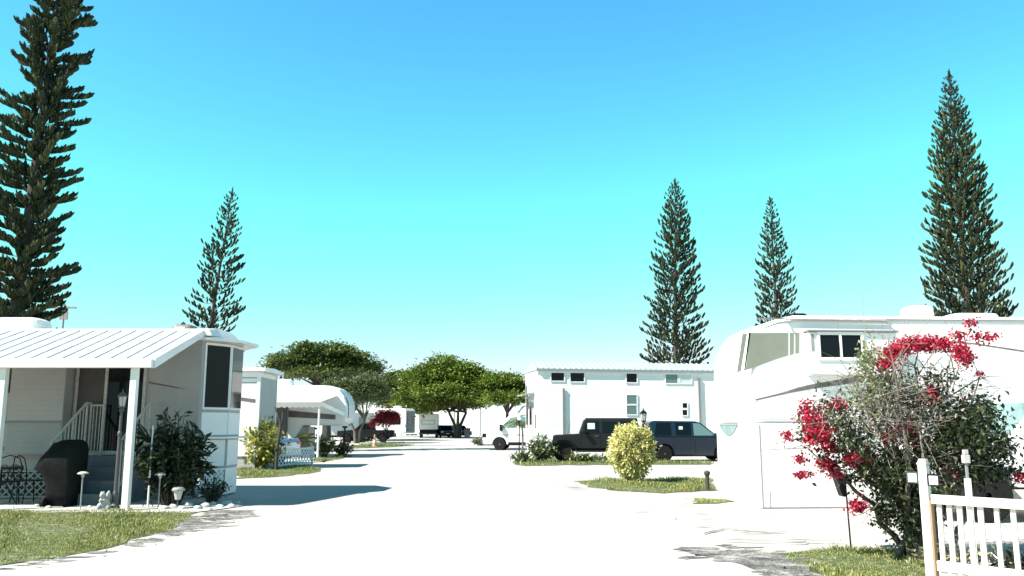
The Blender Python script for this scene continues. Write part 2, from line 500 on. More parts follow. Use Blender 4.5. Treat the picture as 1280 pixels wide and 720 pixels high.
def lawn(name, pix, label, dens, hgt, group=None, yellow=.25, base='turf', clump=1.0, world=None):
    poly = world if world else [tuple(gnd(*p)[:2]) for p in pix]
    poly = wobble(poly, .12 if dens > 500 else .2)
    bm_ = MB(); bm_.add([(p[0], p[1], .010) for p in poly], [tuple(range(len(poly)))])
    P = scatter(poly, dens)
    # thin the blades where the turf is bare
    t = .8 * np.sin(P[:, 0] * 5.3 + 1.7 * np.sin(P[:, 1] * 4.1)) * np.sin(P[:, 1] * 6.1 + P[:, 0]) + np.sin(P[:, 0] * 1.9 + np.sin(P[:, 1] * 2.3) * 1.4) + np.sin(P[:, 1] * 2.7 + P[:, 0] * .8) + rng.normal(size=len(P)) * .9
    P = P[t > -.75 * clump]
    if len(P):
        st = P[rng.integers(0, len(P), max(6, len(P) // 9))] + np.concatenate([rng.normal(size=(max(6, len(P) // 9), 2)) * .30, np.zeros((max(6, len(P) // 9), 1))], 1)
        P = np.concatenate([P, st])
    n = len(P)
    h = hgt * rng.uniform(.3, 1.25, n) * (.75 + .35 * np.sin(P[:, 0] * 2.7 + P[:, 1] * 1.3))
    D = np.stack([rng.normal(size=n) * .55, rng.normal(size=n) * .55, np.ones(n)], 1)
    P[:, 2] = .011
    mi = (rng.random(n) < yellow).astype(int)
    mi = np.where(rng.random(n) < .07, 3, mi)
    V, F = leaves(P, D, h, np.maximum(.008, h * .16), fold=.1)
    nb = len(bm_.v)
    # the turf sheet and its blades are one object
    Vt = np.array(bm_.v); tri = [(0, i, i + 1) for i in range(1, 1)]
    o = np_mesh(name, V, F, [M['grassblade'], M['grassyellow'], M[base], M['straw']], np.repeat(mi, 2))
    b = bmesh.new(); b.from_mesh(o.data)
    vs = [b.verts.new(v) for v in bm_.v]
    fc = b.faces.new(vs); fc.material_index = 2; fc.normal_update()
    if fc.normal.z < 0: fc.normal_flip()
    bmesh.ops.triangulate(b, faces=[fc])
    b.to_mesh(o.data); b.free()
    return tag(o, label, 'grass', group, 'stuff')

lawn('grass_lawn', [(-260, 640), (0, 640), (80, 639), (150, 639), (215, 639), (243, 641), (236, 650), (215, 660), (190, 671), (150, 680), (110, 690), (60, 699), (0, 707), (-260, 745)],
     'uneven sunlit lawn in front of the covered porch', 2300, .070, yellow=.4)
lawn('grass_strip', [(296, 588), (345, 585), (385, 583), (402, 586), (396, 591), (352, 596), (296, 599)],
     'bright green grass strip below the white lattice screen', 700, .11)
lawn('grass_strip', [(385, 576), (430, 569), (441, 570), (426, 574), (402, 578)],
     'small grass patch in front of the fifth wheel trailer with awning', 220, .14)
lawn('grass_strip', [(434, 558), (470, 554), (500, 555), (520, 556), (495, 559), (440, 561)],
     'thin grass strip around the orange traffic cone', 60, .16)
lawn('grass_island', [(718, 602), (752, 600), (890, 599), (892, 613), (830, 617), (772, 614), (738, 609)],
     'grass island under the round yellow shrub', 800, .10, yellow=.4)
lawn('grass_strip', [(862, 625), (890, 624), (932, 627), (902, 630), (870, 630)],
     'thin yellowish grass strip beside the white trailer skirt', 900, .08, yellow=.8)
lawn('ground_cover', [(642, 578), (690, 573), (790, 575), (890, 578), (890, 581), (780, 581), (700, 582), (652, 583)],
     'low weedy ground cover along the parked black off-roader', 160, .16, yellow=.15)
lawn('grass_verge', [(978, 692), (1010, 687), (1050, 686), (1095, 690), (1155, 690), (1175, 760), (1060, 760), (1035, 722), (1002, 706)],
     'patchy grass verge at the foot of the white picket fence', 2300, .065, yellow=.35)

def patch(name, pix, z=.008, amp=.10, m='asphalt'):
    return sheet(name, wobble([tuple(gnd(*p)[:2]) for p in pix], amp), z, M[m])
patch('road_edge', [(862, 691), (900, 687), (942, 690), (985, 693), (1004, 707), (1036, 724), (962, 722), (930, 704), (892, 697)], .008)
def flecks(name, pix, n, smin, smax, mt, edge=.35, zbase=.0086):
    """a band of broken, frayed asphalt: many small ragged patches, thinning out towards its rim"""
    poly = [tuple(gnd(*p)[:2]) for p in pix]
    P = scatter(poly, max(4, n))
    b = MB()
    for i, p in enumerate(P):
        s_ = random.uniform(smin, smax) * random.choice((.5, .8, 1, 1.4))
        k = 9; a0 = random.uniform(-.5, .5); el = random.uniform(1.2, 2.6)
        pts = []
        for q in range(k):
            a = 6.283 * q / k; r = s_ * random.uniform(.55, 1.2)
            x, y = math.cos(a) * r * el, math.sin(a) * r
            pts.append((p[0] + random.gauss(0, edge) * .15 + x * math.cos(a0) - y * math.sin(a0), p[1] + x * math.sin(a0) + y * math.cos(a0), zbase + i * 4e-6))
        b.add(pts, [tuple(range(k))])
    o = b.build(name, mt, recalc=False); o['kind'] = 'structure'
    return o
flecks('road_edge', [(225, 652), (262, 641), (300, 637), (330, 640), (300, 650), (262, 659), (225, 669), (190, 680), (140, 690), (90, 700), (120, 688), (152, 681), (192, 671)], 26, .05, .13, M['edge'])
flecks('road_edge', [(236, 648), (262, 640), (300, 638), (312, 641), (280, 650), (244, 660), (200, 672), (216, 661)], 30, .05, .14, M['asphalt'], zbase=.0100)
flecks('road_edge', [(0, 708), (60, 700), (112, 691), (160, 683), (150, 692), (90, 705), (0, 719)], 12, .03, .09, M['edge'])
flecks('road_edge', [(840, 690), (900, 682), (990, 688), (1010, 700), (1040, 722), (950, 724), (900, 702), (850, 698)], 22, .03, .10, M['asphalt'], zbase=.0100)
# frayed cracks and worn seams in the bleached paving
b = MB()
for (cx, cy, n, sx, sy) in [(735, 606, 5, 26, 4), (850, 645, 6, 60, 12), (905, 668, 7, 70, 10), (870, 632, 4, 50, 4), (940, 652, 4, 60, 10), (840, 625, 3, 40, 4), (960, 680, 5, 50, 6), (655, 579, 3, 20, 2), (620, 566, 2, 20, 2), (530, 594, 2, 10, 1), (725, 612, 4, 20, 4)]:
    for _ in range(n):
        p = gnd(cx + random.gauss(0, sx / 2), cy + random.gauss(0, sy / 2))
        L_, wd, a = random.uniform(.25, .9), random.uniform(.008, .030), random.gauss(0, .45)
        d = Vector((math.cos(a), math.sin(a), 0)); q = Vector((-d.y, d.x, 0))
        k = 7; top = []; bot = []
        wv = random.uniform(.02, .08); ph = random.uniform(0, 6)
        for i in range(k):
            t = i / (k - 1)
            c = p + d * (t - .5) * L_ + q * wv * math.sin(ph + t * 5)
            ww = wd * math.sin(math.pi * min(.95, max(.05, t))) * random.uniform(.6, 1.3)
            top.append((c + q * ww)[:2]); bot.append((c - q * ww)[:2])
        pl = [(x, y, .0085 + .0002 * len(b.f)) for x, y in top + bot[::-1]]
        b.add(pl, [(i, i + 1, 2 * k - 2 - i, 2 * k - 1 - i) for i in range(k - 1)])
o = b.build('road_cracks', M['asphaltdark']); o['kind'] = 'structure'
# pale gravel bed edging the porch, with its loose white stones
bed = wobble([tuple(gnd(*p)[:2]) for p in [(-260, 629), (0, 629), (150, 630), (220, 631), (262, 627), (300, 626), (303, 633), (270, 638), (240, 642), (200, 641), (0, 642), (-260, 642)]], .04)
M['gravel'] = mat('white_pebbles', (.60, .60, .57), (.34, .33, .31), scale=26, rough=.9, bump=.9, bscale=60)
o = sheet('gravel_bed', bed, .016, M['gravel'], 'stuff')
tag(o, 'white gravel border between the lawn and the porch', 'gravel')
first = None
for i, (px, py, s) in enumerate([(205, 637, .13), (216, 634, .10), (228, 637, .12), (236, 633, .16), (247, 637, .13), (256, 635, .17), (266, 632, .13), (275, 635, .11), (283, 631, .14), (289, 634, .10), (60, 636, .10), (47, 634, .09), (143, 637, .08), (112, 635, .07), (262, 638, .08), (297, 630, .10)]):
    p = gnd(px, py)
    bm = bmesh.new(); bmesh.ops.create_icosphere(bm, subdivisions=2, radius=1)
    for v in bm.verts:
        v.co *= random.uniform(.82, 1.1)
        v.co.z = max(v.co.z, -.3)
    me = bpy.data.meshes.new('garden_stone'); bm.to_mesh(me); bm.free(); me.materials.append(M['stone'])
    o = bpy.data.objects.new('garden_stone', me); COL.objects.link(o)
    o.location = (p.x, p.y, .016 + s * .09); o.scale = (s * .8, s * .62, s * .42); o.rotation_euler.z = random.uniform(0, 6)
    tag(o, 'rough white garden stone lying on the gravel border by the porch', 'stone', 'white stones edging the porch bed')
# ------------------------------------------------------------------ homes and trailers
def pane_on(name, parent, pts, mats, thick=.01, framew=.05, fmat=None, fname='frame'):
    pass
def window(parent, x0, z0, x1, z1, y, glass, frame, fw=.05, out=.03, name='window', mull=None, radius=0, lab=None):
    """window on a wall facing -y: frame ring (part) with a pane (sub-part)"""
    b = MB()
    b.box(x0 - fw, y - out, z0 - fw, x1 + fw, y + .01, z0)
    b.box(x0 - fw, y - out, z1, x1 + fw, y + .01, z1 + fw)
    b.box(x0 - fw, y - out, z0, x0, y + .01, z1)
    b.box(x1, y - out, z0, x1 + fw, y + .01, z1)
    for mx in (mull or []):
        b.box(mx - fw * .4, y - out, z0, mx + fw * .4, y + .01, z1)
    f = b.build(name, frame, parent, bevel=.006)
    if lab: f['label'] = lab
    MB().box(x0, y - out * .45, z0, x1, y - out * .3, z1).build('pane', glass, f)
    return f
def lattice(name, mat_, parent, x0, z0, x1, z1, y, step=.115, wd=.035, th=.012):
    """diagonal lattice panel in the xz plane"""
    b = MB()
    def seg(p, q, yy):
        d = Vector((q[0] - p[0], q[1] - p[1])); L_ = d.length
        if L_ < .01: return
        d /= L_; n = Vector((-d.y, d.x)) * wd / 2
        b.prism([(p[0] + n.x, p[1] + n.y), (p[0] - n.x, p[1] - n.y), (q[0] - n.x, q[1] - n.y), (q[0] + n.x, q[1] + n.y)], 'y', yy, yy + th)
    H = z1 - z0; W = x1 - x0
    s = step * 1.414
    k = -H
    while k < W:
        a0 = max(0, k); a1 = min(W, k + H)
        if a1 > a0:
            seg((x0 + a0, z0 + a0 - k), (x0 + a1, z0 + a1 - k), y)
            seg((x0 + a0, z1 - (a0 - k)), (x0 + a1, z1 - (a1 - k)), y + th + .001)
        k += s
    b.box(x0 - .02, y - .004, z0 - .01, x1 + .02, y + .03, z0 + .03)
    b.box(x0 - .02, y - .004, z1 - .03, x1 + .02, y + .03, z1 + .01)
    return b.build(name, mat_, parent)

# --- the park model with the covered porch (left, nearest)
D0 = 18.6
h = empty('park_model_trailer', (-10.5, D0, 0), 0, 'white park model trailer with dark bay window and ribbed porch roof', 'trailer')
def hx(v): return v + 10.5            # world x -> local x
A, B_, C_, E_ = (hx(-6.80), .15), (hx(-6.42), .80), (hx(-6.42), 1.62), (hx(-6.80), 2.28)
zb = .62
poly = [(hx(-16.0), 0), A, B_, C_, E_, (hx(-16.0), 2.45)]
# body above the skirt, siding on the long side
MB().prism([(hx(-16.0), 0), (A[0], 0), (A[0], 2.45), (hx(-16.0), 2.45)], 'z', zb, 3.52).build('wall', M['wallgrey'], h)
# bay end
bay = MB().prism([(A[0] + .002, .03), A, B_, C_, E_, (A[0] + .002, 2.42)], 'z', zb + .0, 3.46).build('bay_window', M['wallgrey'], h)
def bay_panel(p, q, z0, z1, m, name, ins=.06, off=.012, parent=bay, th=.01):
    a, b2 = Vector((*p, 0)), Vector((*q, 0))
    d = (b2 - a).normalized(); n = Vector((d.y, -d.x, 0))
    a2, b3 = a + d * ins, b2 - d * ins
    v = []
    for z in (z0, z1):
        for (pt, o_) in ((a2, off), (b3, off), (b3, off - th), (a2, off - th)):
            w_ = pt + n * o_; v.append((w_.x, w_.y, z))
    return MB().hexa(v).build(name, m, parent, bevel=.02 if th > .012 else 0)
for (p, q) in ((A, B_), (B_, C_), (C_, E_)):
    bay_panel(p, q, 1.90, 3.38, M['white'], 'frame', ins=.01, off=.02, th=.03)
    bay_panel(p, q, 1.95, 3.32, M['glass'], 'pane', ins=.055, off=.028, th=.008)
    bay_panel(p, q, 1.34, 1.84, M['rvwhite'], 'trim_panel', ins=.01, off=.012, th=.02)
    bay_panel(p, q, .66, 1.24, M['white'], 'trim_panel', ins=.05, off=.012, th=.02)
# sloping ledge under the bay glass
lb = MB()
o_ = .16
lb.prism([(A[0] + .01, A[1] - .02), (B_[0] + o_ * .6, B_[1] - o_ * .9), (C_[0] + o_, C_[1] + .1), (E_[0] + .02, E_[1] + .1)], 'z', 1.26, 1.31)
lb.build('ledge', M['white'], h, bevel=.01)
MB().prism([(hx(-16), .03), (A[0] - .01, .03), (A[0] - .01, .06), (hx(-16), .06)], 'z', .02, zb - .01).build('skirt_backing', M['darksheet'], h)
lattice('lattice_skirt', M['wallgrey'], h, hx(-15.9), .04, hx(-6.86), zb - .02, -.012)  # darker than the white bay lattice: porch shade put into its colour
def skirt_face(p, q, name):
    a, b2 = Vector((*p, 0)), Vector((*q, 0)); L_ = (b2 - a).length
    o = lattice(name, M['white'], h, .05, .04, L_ - .05, zb - .02, -.02, step=.085, wd=.03)
    o.location = (a.x, a.y, 0); o.rotation_euler.z = math.atan2(b2.y - a.y, b2.x - a.x)
skirt_face(A, B_, 'lattice_skirt')
MB().prism([(A[0] + .03, A[1] + .08), (B_[0] - .04, B_[1] + .02), (B_[0] - .04, C_[1]), (A[0] + .03, E_[1])], 'z', .02, zb).build('skirt_panel', M['white'], h)
# far corner plain skirt
bay_panel(B_, C_, .03, zb - .01, M['white'], 'skirt_panel', ins=.0, off=.005, parent=h, th=.02)
# main roof: low gable with an overhanging visor over the bay
rp = MB()
yc = 1.22
x0, x1 = hx(-16.2), hx(-6.72)
rp.hexa([(x0, -.10, 3.50), (x1, -.10, 3.50), (x1, 2.55, 3.50), (x0, 2.55, 3.50), (x0, -.10, 3.56), (x1, -.10, 3.56), (x1, 2.55, 3.56), (x0, 2.55, 3.56)])
rp.prism([(-.10, 3.561), (2.55, 3.561), (yc + .5, 3.74), (yc - .5, 3.74)], 'x', x0, x1)
rf = rp.build('roof', M['metalroof'], h, bevel=.012)
vp = MB()
vp.prism([(A[0] - .25, -.16), (A[0] + .12, -.13), (B_[0] + .28, B_[1] - .20), (C_[0] + .34, C_[1] + .1), (E_[0] + .18, E_[1] + .25), (A[0] - .25, 2.5)], 'z', 3.40, 3.47)
vp.build('visor', M['metalroof'], h, bevel=.012)
vp = MB(); vp.hexa([(hx(-7.02), -.17, 3.49), (hx(-6.55), -.17, 3.49), (hx(-6.50), .35, 3.52), (hx(-7.02), .35, 3.52), (hx(-7.0), -.15, 3.63), (hx(-6.62), -.15, 3.63), (hx(-6.62), .35, 3.70), (hx(-7.0), .35, 3.70)])
vp.build('gutter_end', M['white'], rf, bevel=.01)
# roof air conditioner and brown vent hood
def dome(L_, W_, H_, taper=.75):
    b_ = MB()
    n = 8
    for (k0, k1) in (((1, 0), (1, .55)), ((1, .55), (.94, .85)), ((.94, .85), (taper, 1))):
        pass
    pr = [(1, 0), (1, .5), (.95, .82), (taper, 1)]
    rings = []
    for (s_, z_) in pr:
        ring = []
        for i in range(20):
            a = 2 * math.pi * i / 20
            cx, cy = math.cos(a), math.sin(a)
            e = .45
            ring.append((math.copysign(abs(cx) ** e, cx) * L_ / 2 * s_, math.copysign(abs(cy) ** e, cy) * W_ / 2 * s_, z_ * H_))
        rings.append(ring)
    v = [p for r_ in rings for p in r_]
    f = [(i*20 + j, i*20 + (j+1) % 20, (i+1)*20 + (j+1) % 20, (i+1)*20 + j) for i in range(3) for j in range(20)]
    f += [tuple(range(19, -1, -1)), tuple(60 + j for j in range(20))]
    b_.add(v, f)
    return b_
o = dome(1.15, .8, .34).build('air_conditioner', M['white'], rf, (hx(-11.55), 1.3, 3.70), smooth=False, bevel=.02)
o = dome(.50, .45, .17, .6).build('roof_vent', M['taupe'], rf, (hx(-7.75), 1.4, 3.735), bevel=.015)
MB().box(-.16, -.235, .06, .08, -.20, .10).build('vent_slot', M['white'], o)
# porch roof: ribbed pan sloping from the eave to the gutter
ph_ = MB()
za, zc2, ya, yb = 3.60, 2.76, -.05, -2.58
xa, xb = hx(-15.5), hx(-6.78)
def slab(b_, xx0, xx1, t0, t1, m=0):
    b_.hexa([(xx0, ya, za + t0), (xx1, ya, za + t0), (xx1, yb, zc2 + t0), (xx0, yb, zc2 + t0), (xx0, ya, za + t1), (xx1, ya, za + t1), (xx1, yb, zc2 + t1), (xx0, yb, zc2 + t1)], m)
slab(ph_, xa, xb, -.05, 0)
k = 0
x = xb - .30
while x > xa:
    slab(ph_, x, x + .035, .0005, .034); x -= .305
po = ph_.build('porch_roof', M['metalroof'], h)
gb = MB()
gb.box(xa, yb - .10, zc2 - .14, xb + .02, yb - .002, zc2 + .03)
gb.build('gutter', M['white'], po, bevel=.012)
gb = MB(); gb.hexa([(xb + .003, ya, za - .10), (xb + .05, ya, za - .10), (xb + .05, yb, zc2 - .14), (xb + .003, yb, zc2 - .14), (xb + .003, ya, za + .045), (xb + .05, ya, za + .045), (xb + .05, yb, zc2 + .045), (xb + .003, yb, zc2 + .045)])
gb.build('fascia', M['metalroof'], po)
for xw in (-7.13, -9.60, -12.1, -14.6):
    b = MB(); b.box(hx(xw) - .062, yb + .01, 0.0, hx(xw) + .062, yb + .135, 2.645)
    b.box(hx(xw) - .09, yb - .02, 0.0, hx(xw) + .09, yb + .165, .04)
    b.build('post', M['white'], po, bevel=.01)
# porch wall: window, slide-out box, door, stripes
window(h, hx(-12.3), 2.29, hx(-10.98), 2.74, -.004, M['glass'], M['darkgrey'], fw=.035)
s_ = MB().box(hx(-10.72), -.38, .95, hx(-9.55), -.002, 3.02).build('slide_out', M['siding'], h, bevel=.02)
MB().box(hx(-10.70), -.392, 1.60, hx(-9.57), -.381, 1.66).build('stripe', M['band'], s_)
MB().box(hx(-10.70), -.390, .97, hx(-9.57), -.3815, 1.595).build('lower_panel', M['siding_grey'], s_)
MB().box(hx(-15.9), -.014, 1.60, hx(-10.75), -.003, 1.66).build('stripe', M['band'], h)
MB().box(hx(-15.9), -.012, 1.02, hx(-10.75), -.003, 1.10).build('stripe', M['band'], h)
MB().box(hx(-7.98), -.012, 1.42, hx(-6.84), -.003, 1.47).build('stripe', M['band'], h)
sp = MB(); sp.prism([(hx(-7.92), 2.46), (hx(-7.08), 2.33), (hx(-7.30), 2.36), (hx(-7.92), 2.50)], 'y', -.012, -.003); sp.build('stripe', M['darkstripe'], h)
d = MB(); d.box(hx(-9.50), -.05, 1.02, hx(-9.44), -.001, 3.10); d.box(hx(-8.03), -.05, 1.02, hx(-7.97), -.001, 3.10); d.box(hx(-9.44), -.05, 3.04, hx(-8.03), -.001, 3.10); d.box(hx(-8.86), -.06, 1.02, hx(-8.80), -.001, 3.04)
dr = d.build('door', M['rail'], h)
MB().box(hx(-9.44), -.03, 1.02, hx(-8.86), -.004, 3.04).build('screen_panel', M['brown'], dr)
MB().box(hx(-8.80), -.034, 1.02, hx(-8.03), -.004, 3.04).build('pane', M['glass'], dr)
MB().box(hx(-9.50), -.12, .93, hx(-7.97), -.001, 1.015).build('threshold', M['rail'], dr)

# --- steps up to the door
st = empty('porch_steps', (-8.38, 17.9, 0), 0, 'grey painted porch steps with white handrails below the dark door', 'steps')
n = 4
for i in range(n):
    y0 = -.88 + i * .37
    MB().box(-.66, y0, 0 if i == 0 else .0, .60, .58 if i == n - 1 else y0 + .366, .23 * (i + 1)).build('step', M['step'], st, bevel=.012)
def handrail(x):
    b = MB()
    p0, p1 = Vector((x, -.82, .0)), Vector((x, .40, 0))
    top0, top1 = Vector((x, -.92, 1.20)), Vector((x, .36, 2.02))
    b.tube([p0 + Vector((0, 0, 0)), Vector((x, -.82, 1.26))], .022)
    b.tube([Vector((x, .40, .92)), Vector((x, .40, 2.04))], .022)
    b.tube([top0, top1, Vector((x, .56, 2.02))], .028)
    b.tube([Vector((x, -.82, .36)), Vector((x, .40, 1.12))], .018)
    for k in range(1, 9):
        t = k / 9
        q = Vector((x, -.82 + 1.22 * t, 0))
        b.tube([q + Vector((0, 0, .36 + .76 * t)), q + Vector((0, 0, 1.26 + .78 * t))], .011, n=6)
    return b
handrail(-.70).build('handrail', M['rail'], st)
handrail(.64).build('handrail', M['rail'], st)
b = MB()                        # short landing rail beside the door
b.tube([(-.40, .50, .92), (-.40, .50, 1.98)], .02); b.tube([(-.66, .50, .92), (-.66, .50, 1.98)], .02); b.tube([(-.68, .50, 1.98), (-.38, .50, 1.98)], .02)
for k in range(3): b.tube([(-.60 + .07 * k, .50, 1.0), (-.60 + .07 * k, .50, 1.97)], .010, n=6)
b.build('landing_rail', M['rail'], st)

# --- second home on the left: white with a vinyl-sided end
h2 = empty('vinyl_sided_trailer', (-9.2, 31.0, 0), R(2), 'white trailer with vinyl sided end in shade grey beyond the yellow croton shrub', 'trailer')
MB().box(-9, 0, .45, 0, 2.6, 3.50).build('wall', M['rvwhite'], h2, bevel=.03)
MB().box(.002, .05, .95, .03, 2.55, 3.30).build('end_siding', M['siding'], h2)  # end wall's shade is put into this greyer siding
MB().box(.002, .05, .45, .035, 2.55, 1.55).build('lower_siding', M['siding_grey'], h2)
for (y0, y1) in ((-.03, .07), (2.53, 2.63)):
    MB().box(-.06, y0, .45, .05, y1, 3.48).build('corner_trim', M['white'], h2)
MB().prism([(-.2, 3.50), (2.8, 3.50), (2.75, 3.62), (1.3, 3.68), (-.15, 3.62)], 'x', -9.1, .25).build('roof', M['metalroof'], h2, bevel=.015)
b = MB(); b.prism([(-1.5, 2.58), (-.1, 2.36), (-.1, 2.50), (-.9, 2.60)], 'y', -.012, -.002); b.build('stripe', M['darkstripe'], h2)
b = MB(); b.box(-9, -.01, 3.25, -.07, -.002, 3.28); b.box(-9, -.01, 3.08, -.07, -.002, 3.10); b.build('trim_line', M['band'], h2)
MB().box(-9, .05, .02, -.02, 2.55, .45).build('skirt', M['siding_grey'], h2)
window(h2, -3.4, 1.9, -2.2, 2.8, -.004, M['glass'], M['darkgrey'])

# --- third home: fifth wheel trailer with awning
h3 = empty('fifth_wheel_trailer', (-8.45, 44.0, 0), R(2), 'white fifth wheel trailer with teal front cap and pitched awning', 'trailer')
def fifth_body(L_, sgn, H_=3.6, W_=2.5, low=.75, pin=1.55, over=2.3):
    """side outline, nose at x=0, body running to sgn*-L"""
    pr = [(.35, pin), (.10, pin + .16), (0, pin + .55), (.02, pin + 1.05), (.18, H_ - .55), (.45, H_ - .2), (.85, H_ - .03), (1.4, H_), (L_ - .3, H_), (L_, H_ - .15), (L_, low), (over + .5, low), (over, pin)]
    return [(-sgn * x, z) for x, z in pr]
MB().prism(fifth_body(9.5, 1), 'y', 0, 2.5).build('body', M['rvwhite'], h3, bevel=.10, seg=3, ang=60)
# tinted front cap
b = MB(); pts = [(.02 - .005, 1.95), (-.012, 2.15), (.004, 2.62), (.165, 3.08), (.30, 3.26)]
vv = [(-x + .02, y, z) for (x, z) in pts for y in (.25, 2.25)]
b.add(vv, [(2*i, 2*i + 1, 2*i + 3, 2*i + 2) for i in range(len(pts) - 1)])
o = b.build('front_cap', M['capblue'], h3); sd = o.modifiers.new('solid', 'SOLIDIFY'); sd.thickness = .02; sd.offset = 1
MB().box(-9.4, .1, .02, -2.9, 2.4, .75).build('skirt', M['wallgrey'], h3)
MB().box(-2.85, .35, .02, -2.0, 2.1, 1.5).build('landing_gear_screen', M['wallgrey'], h3)
b = MB(); b.prism([(-3.0, 1.98), (-.6, 1.86), (-.6, 2.10), (-3.0, 2.32)], 'y', -.012, -.002); b.build('stripe', M['darkstripe'], h3)
dome(1.0, .75, .36).build('air_conditioner', M['white'], h3, (-3.6, 1.3, 3.59), bevel=.02)
b = MB(); b.box(-3.1, -.012, .9, -3.0, -.002, 2.9); b.build('door_trim', M['grey'], h3)
b = MB(); b.box(-1.65, -.012, 1.35, -1.45, -.002, 1.45); b.build('hatch', M['darkgrey'], h3)
aw = MB()
aw.hexa([(-4.6, -2.8, 2.66), (-.85, -2.8, 2.66), (-.55, -.02, 3.05), (-4.6, -.02, 3.05), (-4.6, -2.8, 2.70), (-.85, -2.8, 2.70), (-.55, -.02, 3.09), (-4.6, -.02, 3.09)])
awn = aw.build('awning', M['white'], h3)
b = MB()
for k in range(14):
    x0_ = -4.6 + k * .27
    b.prism([(x0_, 2.66), (x0_, 2.46), (x0_ + .07, 2.40), (x0_ + .2, 2.40), (x0_ + .27, 2.46), (x0_ + .27, 2.66)], 'y', -2.83, -2.81)
b.build('valance', M['wallgrey'], awn)
b = MB(); b.tube([(-.92, -2.75, 0), (-.92, -2.75, 2.66)], .05, n=8); b.build('post', M['white'], awn)
b = MB(); b.tube([(-4.5, -2.75, 0), (-4.5, -2.75, 2.66)], .05, n=8); b.build('post', M['white'], awn)
b = MB(); b.hexa([(-.90, -2.8, 2.50), (-.86, -2.8, 2.50), (-.12, -.05, 2.02), (-.16, -.05, 2.02), (-.90, -2.8, 2.70), (-.86, -2.8, 2.70), (-.12, -.05, 2.22), (-.16, -.05, 2.22)])
b.build('awning_arm', M['white'], awn)
MB().box(-6.2, -1.2, .02, -2.85, -.9, 2.55).build('awning_shade_sheet', M['darksheet'], awn)  # dark sheet painting in the shade under the awning

# --- right: fifth wheel with full skirting
h4 = empty('skirted_fifth_wheel_trailer', (4.62, 16.45, 0), R(3.5), 'large white fifth wheel trailer with olive side panel behind the bougainvillea', 'trailer')
nose = [(.05, 1.60), (0, 1.80), (-.02, 2.30), (0, 2.75), (.045, 3.0), (.14, 3.25), (.34, 3.48), (.60, 3.62), (.95, 3.70), (12.2, 3.70), (12.5, 3.55), (12.5, 1.0), (2.6, 1.0), (2.2, 1.60)]
body = MB().prism(nose, 'y', 0, 2.5).build('body', M['rvwhite'], h4, bevel=.14, seg=4, ang=60)
MB().box(.035, .012, .0, 12.4, 2.49, 1.60).build('skirt', M['white'], h4, bevel=.02)
b = MB()
b.box(.115, .002, .02, .124, .010, 1.56); b.box(.26, .003, .02, .266, .010, .34); b.box(2.6, .004, .02, 2.607, .010, 1.0)
b.box(.12, -.002, .012, 4.5, .0095, .026)  # bottom strip paints the skirt's ground shadow line; the others are seams
b.build('skirt_seam_and_shadow', M['band'], h4)
# olive wrap-around panel on the nose side, set 4 mm proud
def side_panel(name, poly, m, y0=-.006, y1=-.001, parent=None):
    return MB().prism(poly, 'y', y0, y1).build(name, m, parent or h4)
def loc4(px, py):
    """point of the near side wall seen at that pixel, in the trailer's own axes"""
    a = h4.rotation_euler.z
    d_ = ray(px, py); n_ = Vector((-math.sin(a), math.cos(a), 0)); q = h4.location - Vector((0, 0, CAM_H))
    t = q.dot(n_) / d_.dot(n_)
    w_ = Vector((0, 0, CAM_H)) + d_ * t - h4.location
    return (w_.x * math.cos(a) + w_.y * math.sin(a), w_.z)
side_panel('side_window', [loc4(*p) for p in [(938, 416), (985, 416), (985, 444), (972, 448), (950, 456), (932, 463)]], M['olivepanel'])
side_panel('trim_panel', [loc4(*p) for p in [(928, 417), (934, 417), (926, 464), (921, 466)]], M['olivepanel'])
side_panel('trim_line', [loc4(*p) for p in [(936, 415.5), (938, 415.5), (931.5, 463.5), (930, 463.5)]], M['black'], -.009)
side_panel('trim_panel', [loc4(*p) for p in [(987, 416), (992, 416), (992, 442), (987, 444)]], M['olivepanel'])
side_panel('trim_panel', [loc4(*p) for p in [(994, 416), (999, 416), (999, 441), (994, 442)]], M['olivepanel'])
side_panel('stripe', [loc4(*p) for p in [(942, 499.5), (985, 489), (1010, 481), (1040, 476), (1075, 470), (1120, 462), (1120, 470), (1075, 478), (1045, 482), (1015, 486), (985, 491.5), (942, 501)]], M['darkstripe'])
side_panel('stripe', [loc4(*p) for p in [(1160, 424), (1215, 428.5), (1280, 438), (1340, 452), (1340, 454), (1280, 440), (1215, 430), (1160, 426)]], M['darkstripe'])
b = MB(); p0 = loc4(945, 394); p1 = loc4(1700, 394)
b.box(p0[0], -.03, 3.60, 12.3, -.002, 3.625); b.build('drip_rail', M['band'], h4)
b = MB(); p0 = loc4(981, 399); p1 = loc4(1106, 401)
b.tube([(p0[0] + .06, -.05, p0[1] - .14), (p0[0], -.05, p0[1]), (p1[0], -.05, p1[1] - .0), (p1[0] + .10, -.05, p1[1] - .09)], .02, n=6); b.build('awning_rail', M['rail'], h4)
p0, p1 = loc4(1005, 416), loc4(1118, 470)
so_ = MB().box(p0[0], -.20, p1[1], p1[0], -.001, p0[1]).build('slide_out', M['rvwhite'], h4, bevel=.02)
MB().box(p0[0] - .02, -.26, p0[1] + .002, p1[0] + .02, -.001, p0[1] + .03).build('slide_topper_shadow', M['band'], so_)  # dark bar puts the shadow line under the topper into colour
q0, q1 = loc4(1019, 420), loc4(1071, 448)
window(so_, q0[0], q1[1], q1[0], q0[1], -.20, M['glass'], M['white'], fw=.06, mull=[(q0[0] + q1[0]) / 2])
q0, q1 = loc4(1008, 419), loc4(1013, 440)
MB().box(q0[0], -.206, q1[1], q1[0], -.2005, q0[1]).build('side_light', M['grey'], so_)
